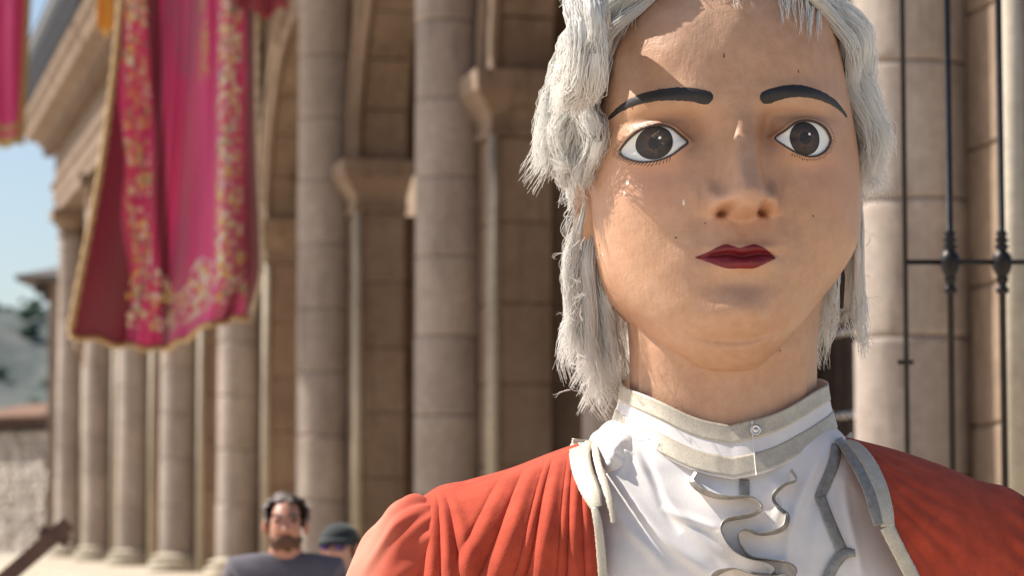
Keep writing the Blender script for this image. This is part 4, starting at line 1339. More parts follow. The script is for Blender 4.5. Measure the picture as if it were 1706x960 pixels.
zs = np.concatenate([np.linspace(-441, -800, 190), np.linspace(-800, -1900, 30)[1:]])
XX, ZZ_ = np.meshgrid(xs, zs, indexing='ij')
Ts_ = pch(XX, [-330, -262, -232, -195, 0, 160, 190, 228, 330], [-580, -535, -492, -456, -440, -452, -468, -510, -580])
ZZ_ = np.minimum(ZZ_, Ts_)
shirt = mk('shirt_front', body_w(np.stack([XX, S_shirt(XX, ZZ_), ZZ_], -1)), gridf(300, len(zs))[:, ::-1], M['satin'], giant)

# ---- collar
NA = 220
ca = np.linspace(-PI, PI, NA + 1)[:-1]
cda = np.degrees(np.abs(ca))
topz = pch(cda, [0, 12, 40, 75, 100, 140, 180], [-472, -462, -430, -397, -386, -376, -372])
botz = pch(cda, [0, 15, 40, 75, 100, 140, 180], [-556, -546, -512, -474, -462, -450, -446])
def collar_pt(a, k, off=0.0):
    """a angle round the neck, k 0 = upper rim, 1 = lower rim"""
    cd = np.degrees(np.abs(a))
    tz = pch(cd, [0, 12, 40, 75, 100, 140, 180], [-472, -462, -430, -397, -386, -376, -372]) + 2.0 * np.sin(a * 7 + 1)
    bz = pch(cd, [0, 15, 40, 75, 100, 140, 180], [-560, -550, -516, -474, -462, -450, -446])
    z = tz * (1 - k) + bz * k
    rx = 178 + 16 * k ** 1.5 + off + 1.6 * np.sin(a * 5 + 2 * k); ry = 164 + 44 * k ** 1.3 + off + 1.6 * np.sin(a * 6 + 2 * k)
    return np.stack([rx * np.sin(a), -ry * np.cos(a) + 8, z], -1)
def band(name, k0, k1, off, mat, parent, nk=9):
    V = np.array([collar_pt(ca, k, off) for k in np.linspace(k0, k1, nk)])
    o = mk(name, body_w(V), gridf(nk, NA, cv=True), mat, parent)
    md = o.modifiers.new('thickness', 'SOLIDIFY'); md.thickness = 0.0014; md.offset = 1
    return o
collar = band('collar', 0.0, 1.0, 0, M['satin'], giant, 30)
band('braid_band', 0.0, 0.34, 1.6, M['braid'], collar)
band('braid_band', 0.60, 0.96, 1.6, M['braid'], collar)
av = R(11)
pth = np.array([collar_pt(np.array(av), k, 5.5) for k in np.linspace(0.02, 1.0, 14)])
mk('collar_seam', body_w(np.array(tube(pth, 1.3, 6)[0])), tube(pth, 1.3, 6)[1], M['satin'], collar)
bp = collar_pt(np.array(R(12.5)), 0.19, 7)
bv, bf = lathe([(9.5, 0), (9.5, 1.5), (7, 2.4), (5.5, 1.2), (3.5, 1.2), (2.5, 2.6), (0.6, 3.0)], 24)
bv = np.array(bv)[:, [0, 2, 1]] * np.array([1, -1, 1]) + bp
mk('snap_button', body_w(bv), bf, M['steel'], collar)

# ---- ribbons, frills and braids laid on the clothes
def strip(name, pts, mat, parent, surf, off=2.5, n=90, thick=0.0015, curve=1.5, jit=0.0):
    """flat band that lies on a surface; pts are (px, py, half width)"""
    C = cr(pts, n)
    x_, z_ = pix_on(C[:, 0], C[:, 1], surf, body_w)
    T2 = np.gradient(np.stack([x_, z_], -1), axis=0); T2 /= np.linalg.norm(T2, axis=1)[:, None] + 1e-9
    n2_ = np.stack([-T2[:, 1], T2[:, 0]], -1)
    V = []
    for k in np.linspace(-1, 1, 7):
        w = k * C[:, 2] + (rng.normal(0, jit, n) if abs(k) > 0.99 and jit else 0)
        xx = x_ + n2_[:, 0] * w; zz = z_ + n2_[:, 1] * w
        V.append(np.stack([xx, surf(xx, zz) - off - curve * (1 - k * k), zz], -1))
    o = mk(name, body_w(np.array(V)), gridf(7, n), mat, parent)
    md = o.modifiers.new('thickness', 'SOLIDIFY'); md.thickness = thick; md.offset = 0
    return o

def frill(pts, depth, parent, tilt0=0.35, tilt1=0.5, ph0=0.0, rib=10, n=150):
    """white frill that stands out from the shirt; its front edge is bound with grey ribbon"""
    C = cr(pts, n)
    sf = lambda x, z: S_shirt(x, z) - depth
    x_, z_ = pix_on(C[:, 0], C[:, 1], sf, body_w)
    yb = S_shirt(x_, z_)
    s_ = np.linspace(0, 1, n)
    fade = np.clip(np.minimum(s_, 1 - s_) / 0.05, 0, 1)
    T2 = np.gradient(np.stack([x_, z_], -1), axis=0); T2 /= np.linalg.norm(T2, axis=1)[:, None] + 1e-9
    n2_ = np.stack([-T2[:, 1], T2[:, 0]], -1)
    tl = tilt0 * np.sin(s_ * 9 + ph0) + tilt1 * np.sin(s_ * 4 + 1 + ph0)
    yf = sf(x_, z_)
    V = []
    cx_ = np.convolve(np.pad(x_, 14, 'edge'), np.ones(29) / 29, 'valid'); cz_ = np.convolve(np.pad(z_, 14, 'edge'), np.ones(29) / 29, 'valid')
    for k in np.linspace(0, 1, 8):
        V.append(np.stack([cx_ * (1 - k) + x_ * k, (yb + 6) * (1 - k) + yf * k, cz_ * (1 - k) + z_ * k], -1))
    o = mk('frill', body_w(np.array(V)), gridf(8, n), M['satin'], parent)
    W_ = []
    for k in np.linspace(0, 1, 5):
        W_.append(np.stack([x_ + n2_[:, 0] * tl * rib * k, yf - 0.6 - rib * k * np.sqrt(np.clip(1 - tl ** 2, 0.1, 1)), z_ + n2_[:, 1] * tl * rib * k + 2.0 * k], -1))
    r_ = mk('frill_ribbon', body_w(np.array(W_)), gridf(5, n), M['ribbon'], o)
    md = r_.modifiers.new('thickness', 'SOLIDIFY'); md.thickness = 0.0013; md.offset = 0
    return o
frA = [(1157, 786), (1149, 799), (1151, 809), (1166, 822), (1190, 831), (1215, 833), (1240, 830), (1258, 831), (1269, 840), (1270, 851), (1256, 861), (1235, 866), (1212, 870), (1203, 881), (1207, 898), (1221, 918), (1246, 932), (1280, 940), (1293, 952), (1280, 966)]
frB = [(1316, 785), (1326, 802), (1306, 812), (1291, 830), (1300, 845), (1315, 859), (1311, 880), (1294, 890), (1265, 893), (1242, 885), (1229, 893), (1233, 911), (1251, 930), (1282, 935), (1314, 940), (1327, 952), (1320, 970)]
frC = [(1188, 966), (1203, 956), (1226, 949), (1260, 955), (1293, 957), (1316, 962), (1300, 985), (1250, 995)]
frill(frA, 26, giant, ph0=0.5)
frill(frB, 22, giant, ph0=2.2)
frill(frC, 30, giant, ph0=1.0)
strip('ribbon_tab', [(1240, 800, 8), (1240, 815, 8), (1240, 832, 8)], M['ribbon'], giant, S_shirt, 3, 12)
strip('ribbon', [(1394, 742, 9), (1388, 775, 9), (1368, 822, 8.5), (1366, 832, 8.5)], M['ribbon'], giant, S_shirt, 3, 40)
strip('ribbon', [(1366, 828, 8), (1384, 874, 8.5), (1404, 921, 9)], M['ribbon'], giant, S_shirt, 4.5, 40)
strip('ribbon', [(1424, 922, 6), (1405, 924, 9), (1388, 944, 9), (1374, 975, 9)], M['ribbon'], giant, S_shirt, 6, 40)

# braids along the coat's edges
strip('edge_braid', [(969, 733, 16), (966, 760, 17), (972, 790, 17), (985, 822, 16), (993, 846, 10)], M['braid'], panelL, S_coat_s, 7, 70, jit=0.3)
strip('edge_braid', [(990, 846, 6), (997, 880, 7), (1001, 920, 7.5), (1006, 975, 8)], M['braid'], panelL, S_coat_s, 7, 60, jit=0.3)
strip('edge_braid', [(988, 736, 5), (998, 780, 6), (1010, 815, 6.5), (1019, 850, 5), (1021, 872, 3)], M['braid'], panelL, lambda x, z: np.minimum(S_shirt(x, z), S_coat_s(x, z)), 6, 60, jit=0.4)
strip('edge_braid', [(1408, 728, 12), (1440, 762, 13), (1462, 805, 13), (1474, 845, 12), (1478, 878, 12)], M['braid'], panelR, S_coat_s, 8, 80, jit=0.3)
strip('edge_ribbon', [(1396, 732, 8), (1420, 768, 9), (1443, 812, 9), (1455, 850, 9), (1462, 876, 8)], M['ribbon'], panelR, lambda x, z: np.minimum(S_shirt(x, z), S_coat_s(x, z)), 9, 80)
strip('edge_braid', [(1476, 878, 12), (1492, 910, 12), (1510, 945, 12), (1530, 985, 12)], M['braid'], panelR, S_coat_s, 8, 60, jit=0.3)

# crumpled puff of shirt cloth beside the collar
pf = np.zeros((40, 60, 3))
c0x, c0z = pix_on(np.array([1020.0]), np.array([752.0]), S_shirt0, body_w)
for i in range(40):
    r = i / 39
    for j in range(60):
        a = 2 * PI * j / 60
        x = c0x[0] + r * (33 + 5 * math.sin(3 * a)) * math.cos(a); z = c0z[0] + r * (48 + 6 * math.sin(2 * a + 1)) * math.sin(a) + 4
        bul = 24 * (1 - r * r) + 5 * math.sin(0.16 * (x - z) + 2 * math.sin(z * 0.06)) * (1 - r) + 4 * abs(math.sin(0.11 * (x + 1.4 * z))) * (1 - r * r)
        pf[i, j] = (x, float(S_shirt0(np.array(x), np.array(z))) - bul + 2, z)
mk('shirt_puff', body_w(pf), gridf(40, 60, cv=True), M['satin'], giant)

# ------------------------------------------------------------------ banners, rope, added shade canopy
def banner_mat(name, rough=0.5):
    m, nt, bs = newmat(name)
    a = N(nt, 'ShaderNodeAttribute', attribute_name='dye')
    n2 = noise_tex(nt, 120, 3, 0.5)
    nt.links.new(a.outputs['Color'], bs.inputs['Base Color'])
    bs.inputs['Roughness'].default_value = rough
    bs.inputs['Sheen Weight'].default_value = 0.3
    bump(nt, bs, n2.outputs[0], 0.3, 0.002)
    tr = nt.nodes.new('ShaderNodeBsdfTranslucent'); nt.links.new(a.outputs['Color'], tr.inputs[0])
    mx = nt.nodes.new('ShaderNodeMixShader'); mx.inputs[0].default_value = 0.12
    nt.links.new(bs.outputs[0], mx.inputs[1]); nt.links.new(tr.outputs[0], mx.inputs[2])
    nt.links.new(mx.outputs[0], nt.nodes['Material Output'].inputs[0])
    return m
M['banner'] = banner_mat('dyed silk')
M['gold'] = simple('gold fringe', (0.42, 0.27, 0.12), 0.6, 0.2, 0.3, 60, 0.004)
M['goldpale'] = simple('pale gold fringe', (0.62, 0.52, 0.38), 0.6, 0.1, 0.3, 60, 0.004)
M['rope'] = simple('hemp rope', (0.30, 0.23, 0.15), 0.9)

YB = 20.5
shade_canopy_pole = empty('shade_canopy', (-9.0, 26.0, 0))  # unseen canopy, added to keep the sun off the near columns
tag(shade_canopy_pole, 'unseen pale canvas canopy on two timber poles, added to shade the near columns', 'shade_canopy')
for dy in (0, 7.5):
    mk('shade_canopy_pole', *lathe([(0.07, 0), (0.065, 5), (0.055, 11.3)], 14, 0, dy), M['wood_dark'], shade_canopy_pole)
xx = np.linspace(0, 6.0, 30); yy = np.linspace(0, 7.5, 40)
AX, AY = np.meshgrid(xx, yy, indexing='ij')
AZ = 11.2 - 0.3 * np.sin(AX / 6.0 * PI) - 0.2 * np.sin(AY / 7.5 * PI) * np.sin(AX / 6.0 * PI)
cv = mk('canvas', np.stack([AX, AY, AZ], -1), gridf(30, 40), simple('shade canopy canvas', (0.62, 0.57, 0.48), 0.9), shade_canopy_pole)  # sheet of the added, unseen canopy
cv.modifiers.new('thickness', 'SOLIDIFY').thickness = 0.01
rp = empty('banner_rope', (0, YB, 0))
tag(rp, 'taut rope across the street that carries the banners', 'rope')
ra = np.array([-8.5, 1.2, 8.3]); rb = np.array([0.45, -0.5, 8.0])
mk('mast', *lathe([(0.08, 0), (0.06, 8.6)], 12, -8.5, 1.25), M['wood_dark'], rp)
k = np.linspace(0, 1, 30)[:, None]
rpath = ra * (1 - k) + rb * k; rpath[:, 2] -= 0.25 * np.sin(k[:, 0] * PI)
mk('strand', *tube(rpath, 0.012, 8), M['rope'], rp)

def flower(u, v, seed):
    """pseudo-random embroidery: colour patches on a fine grid"""
    r2 = np.random.default_rng(seed)
    cols = np.array([(0.62, 0.55, 0.28), (0.70, 0.62, 0.42), (0.66, 0.42, 0.10), (0.28, 0.30, 0.14), (0.72, 0.66, 0.58), (0.62, 0.22, 0.10), (0.55, 0.42, 0.5), (0.46, 0.40, 0.24)])
    n = 4500
    P = np.stack([r2.uniform(0, 1, n), r2.uniform(-0.2, 1, n)], -1)
    ci = r2.choice(8, n, p=[.26, .16, .26, .08, .10, .06, .03, .05]); rad = r2.uniform(0.004, 0.011, n)
    out = np.zeros(u.shape + (3,)); hit = np.zeros(u.shape, bool)
    for i in range(n):
        m_ = ((u - P[i, 0]) ** 2 + ((v - P[i, 1]) * 2.4) ** 2) < (rad[i] * 1.5) ** 2
        out[m_] = np.minimum(cols[ci[i]] * 1.2, 0.85); hit |= m_
    return out, hit

nu, nv = 170, 300
Uu, Vv = np.meshgrid(np.linspace(0, 1, nu), np.linspace(0, 1, nv), indexing='ij')
vk = [0, 0.42, 0.68, 1.0]                           # top (y=-330) .. bottom
yTop = -330.0
Lx = pch(Vv, [0, 0.37, 0.64, 1], [214, 205, 180, 125]); Rx = pch(Vv, [0, 0.37, 0.64, 0.9, 1], [420, 424, 426, 434, 414])
by_ = pch(Uu, [0, 0.25, 0.5, 0.7, 0.9, 1.0], [560, 568, 573, 556, 533, 526])
PX = Lx * (1 - Uu) + Rx * Uu
PY = yTop + (by_ - yTop) * Vv
PY += 3 * np.sin(Uu * 40) * Vv ** 8
dep = pch(Uu, [0, 0.12, 0.27, 0.36, 0.42, 0.55, 0.70, 0.82, 0.88, 0.94, 1.0], [-0.25, 0.05, 0.42, 0.30, 0.46, 0.16, -0.14, -0.40, -0.05, -0.20, 0.05])
dep = dep * (0.35 + 0.65 * Vv) + 0.05 * np.sin(Uu * 26 + Vv * 3) * (1 - 0.5 * Vv) + 0.12 * np.exp(-((Uu - 0.36) / 0.03) ** 2) - 0.06 * np.exp(-((Uu - 0.64 - 0.05 * Vv) / 0.04) ** 2)
# positions: hang from the rope, fold depth measured along the street
xc = (PX - 853.0) / FPX; yc = (480.0 - PY) / FPX
dyv = math.cos(PITCH) - yc * math.sin(PITCH); dzv = math.sin(PITCH) + yc * math.cos(PITCH)
Yw = YB + 0 * xc
BX = xc * Yw / dyv; BZ = CAM_Z + dzv * Yw / dyv
banner = empty('embroidered_banner', (at(300, 870, YB).x, YB, 0))
tag(banner, 'long magenta banner with embroidered flower border hanging over the street', 'banner')
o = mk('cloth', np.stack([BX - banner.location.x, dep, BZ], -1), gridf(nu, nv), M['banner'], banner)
base = np.zeros(Uu.shape + (3,)) + np.array([0.70, 0.062, 0.205])
shade = 1 + 0.08 * np.sin(Uu * 17 + 2 * np.sin(Vv * 9))
base *= shade[..., None]
fold_shade = (PX < 204 + 4 * np.sin(PY * 0.03)) | (PX > 411) | (np.abs(PX - 256 - 0.03 * (PY - 200)) < 9)
base[fold_shade] = (0.21, 0.010, 0.030)  # shade of the turned-back folds painted into the dye as dark maroon strips
fl, hit = flower(Uu, Vv, 3)
inb = (np.abs(PX - (225 + 3 * np.sin(PY * 0.05))) < 16) & (PY < 540)
inb |= (np.abs(PX - (386 + 0 * PY)) < 19) & (PY < 490)
inb |= (PY > by_ - 110 + 22 * np.sin(PX * 0.07)) & (PY < by_ - 28) & (PX > 200) & (PX < 412)
bd_ = (inb & hit)
base[bd_] = fl[bd_]
spray = (np.abs(PX - 305) < 34 - 0.18 * PY + 0 * PX) & (PY < 118) & ((np.sin(PX * 0.5 + PY * 0.16) * np.sin(PY * 0.21 - PX * 0.3) > 0.05))
base[spray] = base[spray] * 0.3 + np.array([0.20, 0.14, 0.13]) * 0.9
gd = (np.abs(PX - 341) < 9) & (np.abs(PY - 60) < 75) & hit
base[gd] = (0.6, 0.33, 0.12)
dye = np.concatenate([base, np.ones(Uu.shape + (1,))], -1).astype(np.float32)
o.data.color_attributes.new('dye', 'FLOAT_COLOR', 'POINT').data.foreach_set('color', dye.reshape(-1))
o.modifiers.new('thickness', 'SOLIDIFY').thickness = 0.004
W3 = np.stack([BX - banner.location.x, dep, BZ], -1)
def edge_fringe(path, w, mat, name='fringe'):
    P = np.asarray(path)
    n = len(P)
    w_ = w * (1 + 0.15 * np.sin(np.arange(n) * 1.3))
    v, f = tube(P, w_, 8)
    mk(name, v, f, mat, banner)
edge_fringe(W3[0, ::2], 0.026, M['gold'])
edge_fringe(W3[-1, :-10:2], 0.024, M['goldpale'])
edge_fringe(W3[::2, -1] - np.array([0, 0, 0.01]), 0.022, M['gold'])
mk('tassel', *tube(np.array([W3[-1, -12], W3[-1, -1] + (-0.01, 0, -0.03)]), [0.02, 0.04], 10), M['goldpale'], banner)
mk('top_pole', *tube(np.array([W3[0, 0] + (-0.12, 0.1, 0), W3[-1, 0] + (0.12, 0.1, 0)]), 0.025, 10), M['wood_dark'], banner)
zt_ = float(W3[:, 0, 2].mean())
mk('hanger', *merge([tube(np.array([W3[0, 0] + (0, 0.1, 0), (W3[0, 0, 0], 0.05, 8.0)]), 0.008, 6), tube(np.array([W3[-1, 0] + (0, 0.1, 0), (W3[-1, 0, 0], -0.1, 7.95)]), 0.008, 6)]), M['rope'], banner)

def small_banner(name, label, cat, px0, px1, pyb, ztop, Y, colr, edge, folds=3.0, slant=0.0, amp=0.08):
    nu, nv = 60, 80
    U_, V_ = np.meshgrid(np.linspace(0, 1, nu), np.linspace(0, 1, nv), indexing='ij')
    zb = at(px0, pyb, Y).z
    x0, x1 = at(px0, 480, Y).x, at(px1, 480, Y).x
    e = empty(name, ((x0 + x1) / 2, Y, 0)); tag(e, label, cat)
    Xb = x0 + (x1 - x0) * U_ + slant * V_ - e.location.x
    Zb = ztop + (zb - ztop) * V_ + 0.04 * np.sin(U_ * 9) * V_
    Db = amp * np.sin(U_ * 2 * PI * folds + 0.6 * np.sin(V_ * 4)) + 0.10 * U_
    o = mk('cloth', np.stack([Xb, Db, Zb], -1), gridf(nu, nv), M['banner'], e)
    c = np.zeros(U_.shape + (3,)) + np.array(colr)
    if edge is not None:
        m_ = (U_ > 0.86) | (V_ > 0.955) | ((V_ > 0.90) & (V_ < 0.925))
        c[m_] = edge
    d = np.concatenate([c, np.ones(U_.shape + (1,))], -1).astype(np.float32)
    o.data.color_attributes.new('dye', 'FLOAT_COLOR', 'POINT').data.foreach_set('color', d.reshape(-1))
    o.modifiers.new('thickness', 'SOLIDIFY').thickness = 0.006
    return e
small_banner('balcony_hanging', 'pink hanging with gold hem draped over the balcony end', 'hanging', -14, 46, 243, 12.35, 50.0, (0.60, 0.035, 0.155), (0.45, 0.30, 0.10), 1.1, -0.12, 0.12)
bh = bpy.data.objects['balcony_hanging']
mk('jutting_pole', *tube(np.array([(-0.45, 0.05, 12.36), (1.6, 0.05, 12.30)]), 0.03, 8), M['wood_dark'], bh)
small_banner('red_valance', 'short dull red cloth hanging beside the embroidered banner', 'hanging', 392, 476, 18, 7.95, 20.3, (0.30, 0.022, 0.035), None, 2.2, 0, 0.05)
small_banner('yellow_streamer', 'narrow yellow streamer hanging left of the embroidered banner', 'streamer', 163, 188, 52, 8.0, 21.2, (0.60, 0.36, 0.04), None, 1.0, -0.03, 0.03)

# ------------------------------------------------------------------ people in the street
def skin_mesh(name, verts, edges, radii, mat, parent, root=0, sub=2):
    me = bpy.data.meshes.new(name)
    me.from_pydata(verts, edges, [])
    o = bpy.data.objects.new(name, me); COL.objects.link(o)
    o.parent = parent
    md = o.modifiers.new('skin', 'SKIN'); md.use_smooth_shade = True
    lay = me.skin_vertices[0].data if me.skin_vertices else None
    if lay is None:
        bm = bmesh.new(); bm.from_mesh(me); bm.verts.layers.skin.verify(); bm.to_mesh(me); bm.free()
        lay = me.skin_vertices[0].data
    for i, r in enumerate(radii):
        lay[i].radius = r if isinstance(r, tuple) else (r, r)
        lay[i].use_root = (i == root)
    ss = o.modifiers.new('smooth', 'SUBSURF'); ss.levels = sub; ss.render_levels = sub
    me.materials.append(mat)
    return o

def blob(name, cx, cy, cz, rx, ry, rz, mat, parent, amp=0.12, fq=9.0, keep=None, sub=4):
    bm = bmesh.new(); bmesh.ops.create_icosphere(bm, subdivisions=sub, radius=1)
    from mathutils import noise as mn
    for v in bm.verts:
        n_ = 1 + amp * mn.noise(v.co * fq * 0.3 + Vector((cx * 7, 1, 2))) + amp * 0.6 * mn.noise(v.co * fq)
        v.co = Vector((v.co.x * rx * n_, v.co.y * ry * n_, v.co.z * rz * n_))
    if keep:
        bmesh.ops.delete(bm, geom=[v for v in bm.verts if not keep(v.co)], context='VERTS')
    me = bpy.data.meshes.new(name); bm.to_mesh(me); bm.free(); me.materials.append(mat)
    me.polygons.foreach_set('use_smooth', np.ones(len(me.polygons), bool))
    return share(name, me, parent, (cx, cy, cz))

def person(label, X_, Y_, H, turn, skin, shirt, trouser, look):
    e = empty('person', (X_, Y_, 0), turn)
    tag(e, label, 'person', 'people walking in the street')
    k = H / 1.75
    V, E, Rr = [], [], []
    def vtx(x, y, z, r, par=None):
        V.append((x * k, y * k, z * k)); Rr.append((r[0] * k, r[1] * k) if isinstance(r, tuple) else (r * k, r * k))
        if par is not None: E.append((par, len(V) - 1))
        return len(V) - 1
    pel = vtx(0, 0.01, 0.96, (0.15, 0.105))
    wai = vtx(0, 0.01, 1.10, (0.138, 0.10), pel)
    che = vtx(0, 0.015, 1.30, (0.160, 0.112), wai)
    upp = vtx(0, 0.02, 1.43, (0.088, 0.075), che)
    nk = vtx(0, 0.012, 1.50, 0.056, upp)
    jw = vtx(0, -0.008, 1.565, (0.060, 0.066), nk)
    hd = vtx(0, -0.004, 1.635, (0.075, 0.092), jw)
    cw = vtx(0, 0.004, 1.700, (0.064, 0.078), hd)
    vtx(0, 0.006, 1.728, (0.034, 0.042), cw)
    ns = vtx(0, -0.098, 1.618, 0.013, hd)
    vtx(0, -0.112, 1.602, 0.012, ns)
    ends = []
    for sd in (-1, 1):
        sh = vtx(sd * 0.165, 0.02, 1.415, 0.052, upp)
        el = vtx(sd * 0.235, 0.035, 1.13, 0.043, sh)
        wr = vtx(sd * 0.245, -0.035, 0.88, 0.029, el)
        pm = vtx(sd * 0.245, -0.05, 0.81, (0.018, 0.036), wr)
        for q in range(4):
            f0 = vtx(sd * 0.246, -0.078 + 0.018 * q, 0.765, 0.009, pm)
            vtx(sd * 0.240, -0.080 + 0.018 * q, 0.765 - (0.062, 0.072, 0.068, 0.052)[q], 0.008, f0)
        th = vtx(sd * 0.236, -0.088, 0.825, 0.010, pm); vtx(sd * 0.230, -0.105, 0.785, 0.009, th)
        hp = vtx(sd * 0.09, 0.01, 0.90, 0.095, pel)
        kn = vtx(sd * 0.10, -0.005 - 0.03 * sd, 0.50, 0.060, hp)
        an = vtx(sd * 0.10, 0.03, 0.09, 0.038, kn)
        vtx(sd * 0.115, -0.13, 0.035, (0.045, 0.03), an)
    skin_mesh('body', V, E, Rr, skin, e)
    # clothes: the same skeleton, a little larger
    cv_, ce_, cr_ = [], [], []
    def cx(x, y, z, r, par=None):
        cv_.append((x * k, y * k, z * k)); cr_.append((r[0] * k, r[1] * k) if isinstance(r, tuple) else (r * k, r * k))
        if par is not None: ce_.append((par, len(cv_) - 1))
        return len(cv_) - 1
    b = cx(0, 0.01, 0.84, (0.186, 0.142)); w_ = cx(0, 0.01, 1.10, (0.172, 0.128), b); c_ = cx(0, 0.015, 1.30, (0.196, 0.142), w_); u_ = cx(0, 0.02, 1.462, (0.122, 0.10), c_)
    cx(0, 0.018, 1.526, (0.068, 0.066), u_)
    for sd in (-1, 1):
        s1 = cx(sd * 0.178, 0.02, 1.455, 0.074, u_); s2 = cx(sd * 0.215, 0.03, 1.28, 0.074, s1); cx(sd * 0.228, 0.033, 1.19, 0.072, s2)
    skin_mesh('shirt', cv_, ce_, cr_, shirt, e)
    cv_, ce_, cr_ = [], [], []
    b = cx(0, 0.01, 1.05, (0.158, 0.115)); p = cx(0, 0.01, 0.90, (0.17, 0.128), b)
    for sd in (-1, 1):
        h_ = cx(sd * 0.095, 0.01, 0.80, 0.105, p); kn = cx(sd * 0.10, -0.03 * sd, 0.50, 0.075, h_); cx(sd * 0.10, 0.03, 0.10, 0.060, kn)
    skin_mesh('trousers', cv_, ce_, cr_, trouser, e)
    for sd in (-1, 1):
        v, f = tube(np.array([(sd * 0.112 * k, 0.06 * k, 0.02), (sd * 0.113 * k, -0.04 * k, 0.045), (sd * 0.117 * k, -0.17 * k, 0.03)]), [0.04, 0.05, 0.035], 12)
        mk('shoe', v, f, M['wood_dark'], e)
        eye = blob('eye', sd * 0.032 * k, -0.083 * k, 1.645 * k, 0.014, 0.010, 0.008, M['liner'], e, 0, 1, None, 2)
        blob('ear', sd * 0.080 * k, 0.012 * k, 1.625 * k, 0.013, 0.022, 0.034, skin, e, 0.05, 3, None, 2)
    mouth = blob('mouth', 0, -0.083 * k, 1.567 * k, 0.024, 0.010, 0.007, M['lipm'], e, 0, 1, None, 2)
    look(e, k)
    return e
M['lipm'] = simple('lips', (0.30, 0.10, 0.08), 0.5)
M['skin_a'] = simple('weathered skin', (0.42, 0.19, 0.125), 0.5, var=0.12, scale=12)
M['skin_b'] = simple('fair skin', (0.50, 0.26, 0.19), 0.5, var=0.1, scale=12)
M['hair_dark'] = simple('dark brown hair', (0.085, 0.060, 0.048), 0.6, var=0.5, scale=60, bumpd=0.01, spec=0.4)
M['beard'] = simple('dark beard', (0.12, 0.066, 0.046), 0.8, var=0.4, scale=60, bumpd=0.01, spec=0.1)
M['tee_navy'] = fabric('charcoal navy cotton', (0.10, 0.088, 0.105), 0.15, 9)
M['tee_black'] = fabric('black cotton', (0.022, 0.022, 0.028), 0.12, 9)
M['jeans'] = fabric('blue denim', (0.07, 0.09, 0.14), 0.2, 9)
M['cap'] = fabric('dark green cotton', (0.020, 0.026, 0.026), 0.12, 9)
ml, nt, bs = newmat('violet mirror lens')
bs.inputs['Base Color'].default_value = (0.07, 0.045, 0.14, 1); bs.inputs['Metallic'].default_value = 0.8; bs.inputs['Roughness'].default_value = 0.15
M['lens'] = ml

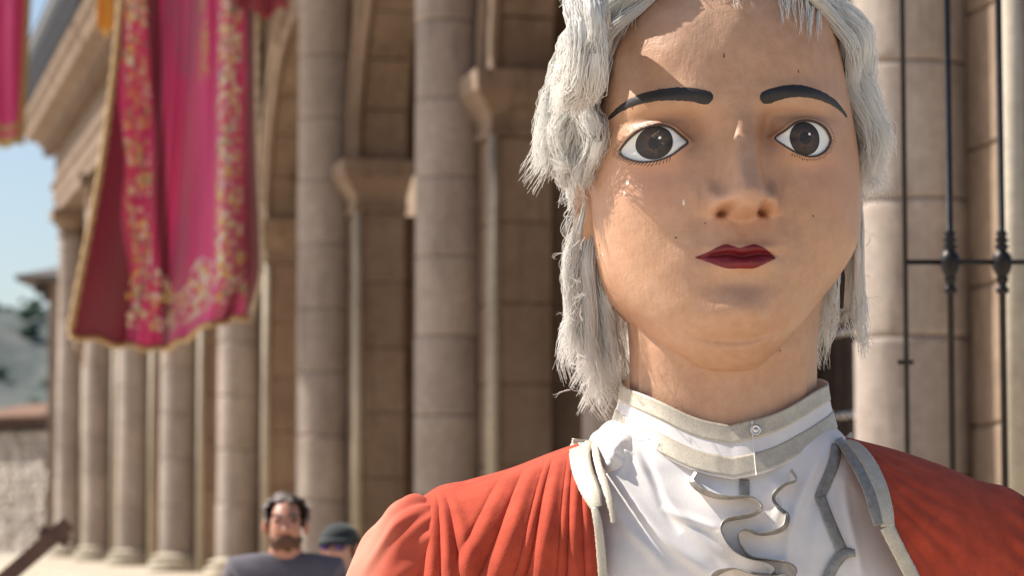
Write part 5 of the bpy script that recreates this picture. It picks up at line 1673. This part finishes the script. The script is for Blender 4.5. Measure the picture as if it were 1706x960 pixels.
def look_beard(e, k):
    blob('hair', 0, 0.022 * k, 1.672 * k, 0.088, 0.104, 0.080, M['hair_dark'], e, 0.18, 12.0, lambda c: not (c.y < -0.055 and c.z < 0.045) and c.z > -0.055)
    blob('beard', 0, -0.022 * k, 1.566 * k, 0.060, 0.074, 0.044, M['beard'], e, 0.16, 9.0, lambda c: c.y < 0.01 and c.z < 0.022)
    for sd in (-1, 1):
        mk('eyebrow', *tube(np.array([(sd * 0.016, -0.088, 1.664), (sd * 0.034, -0.088, 1.668), (sd * 0.054, -0.076, 1.662)]) * k, [0.006, 0.006, 0.004], 8), M['hair_dark'], e)
def look_cap(e, k):
    blob('hair', 0, 0.025 * k, 1.635 * k, 0.088, 0.092, 0.06, M['hair_dark'], e, 0.1, 7.0, lambda c: c.y > -0.01)
    bm = bmesh.new(); bmesh.ops.create_uvsphere(bm, u_segments=32, v_segments=16, radius=1)
    for v in bm.verts: v.co = Vector((v.co.x * 0.087 * k, v.co.y * 0.106 * k, v.co.z * 0.078 * k))
    bmesh.ops.delete(bm, geom=[v for v in bm.verts if v.co.z < -0.004], context='VERTS')
    me = bpy.data.meshes.new('cap'); bm.to_mesh(me); bm.free(); me.materials.append(M['cap'])
    me.polygons.foreach_set('use_smooth', np.ones(len(me.polygons), bool))
    cp = share('cap', me, e, (0, 0.002, 1.668 * k))
    nn = 24
    a = np.linspace(-1.15, 1.15, nn)
    V = []
    for r_, z_ in ((0.0, 0.002), (0.45, 0.004), (1.0, -0.016)):
        V.append(np.stack([np.sin(a) * (0.085 + 0.004 * r_), -np.cos(a) * 0.102 - r_ * 0.075 * np.cos(a * 1.25).clip(0), np.full(nn, z_) - 0.012 * r_ * a ** 2], -1))
    o = mk('cap_brim', np.array(V) * k, gridf(3, nn), M['cap'], cp); o.modifiers.new('thickness', 'SOLIDIFY').thickness = 0.004
    g_ = empty('sunglasses', (0, 0, 0)); g_.parent = e
    for sd in (-1, 1):
        blob('lens', sd * 0.035 * k, -0.094 * k, 1.642 * k, 0.029, 0.012, 0.022, M['lens'], g_, 0, 1, None, 3)
        mk('temple', *tube(np.array([(sd * 0.062, -0.086, 1.648), (sd * 0.082, -0.03, 1.648), (sd * 0.083, 0.02, 1.642)]) * k, 0.0035, 6), M['cap'], g_)
    mk('bridge', *tube(np.array([(-0.012, -0.102, 1.647), (0, -0.105, 1.65), (0.012, -0.102, 1.647)]) * k, 0.0035, 6), M['cap'], g_)

p1 = at(476, 870, 10.8)
person('bearded man with dark wavy hair in a navy T-shirt', p1.x, 10.8, 1.705, R(4), M['skin_a'], M['tee_navy'], M['jeans'], look_beard)
p2 = at(566, 870, 11.9)
person('person in dark cap and violet mirrored sunglasses beside the bearded man', p2.x, 11.9, 1.60, R(-16), M['skin_b'], M['tee_black'], M['jeans'], look_cap)

# ------------------------------------------------------------------ propped timber shaft at the lower left
ty = 15.0
t0 = at(92, 893, ty)
tr = empty('timber_prop', (t0.x - 1.2, ty, 0))
tag(tr, 'dark timber shaft with short crosspiece propped up in the bottom left corner', 'timber prop')
def beam(name, a, b, w, h, parent):
    a, b = Vector(a), Vector(b)
    d = (b - a); L_ = d.length; d.normalize()
    side = d.cross(Vector((0, 1, 0))).normalized(); up = Vector((0, 1, 0))
    V = []
    for p in (a, b):
        for i, j in ((-1, -1), (1, -1), (1, 1), (-1, 1)): V.append(tuple(p + side * w * i + up * h * j))
    return mk(name, V, [[3, 2, 1, 0], [4, 5, 6, 7], [0, 1, 5, 4], [1, 2, 6, 5], [2, 3, 7, 6], [3, 0, 4, 7]], M['wood_red'], parent, False)
ct = Vector((t0.x - tr.location.x, 0, t0.z))
d1 = Vector((-0.76, 0, -0.66)); d1 *= ct.z / 0.66
beam('shaft', ct + d1, ct - d1 * 0.04, 0.040, 0.03, tr)
beam('crosspiece', ct + Vector((-0.085, 0.055, 0.025)), ct + Vector((0.06, 0.055, -0.03)), 0.030, 0.024, tr)
m1 = ct + d1 * 0.35
for yy_ in (-0.5, 0.5):
    beam('leg', m1, Vector((m1.x + 0.35, yy_, 0.0)), 0.03, 0.025, tr)
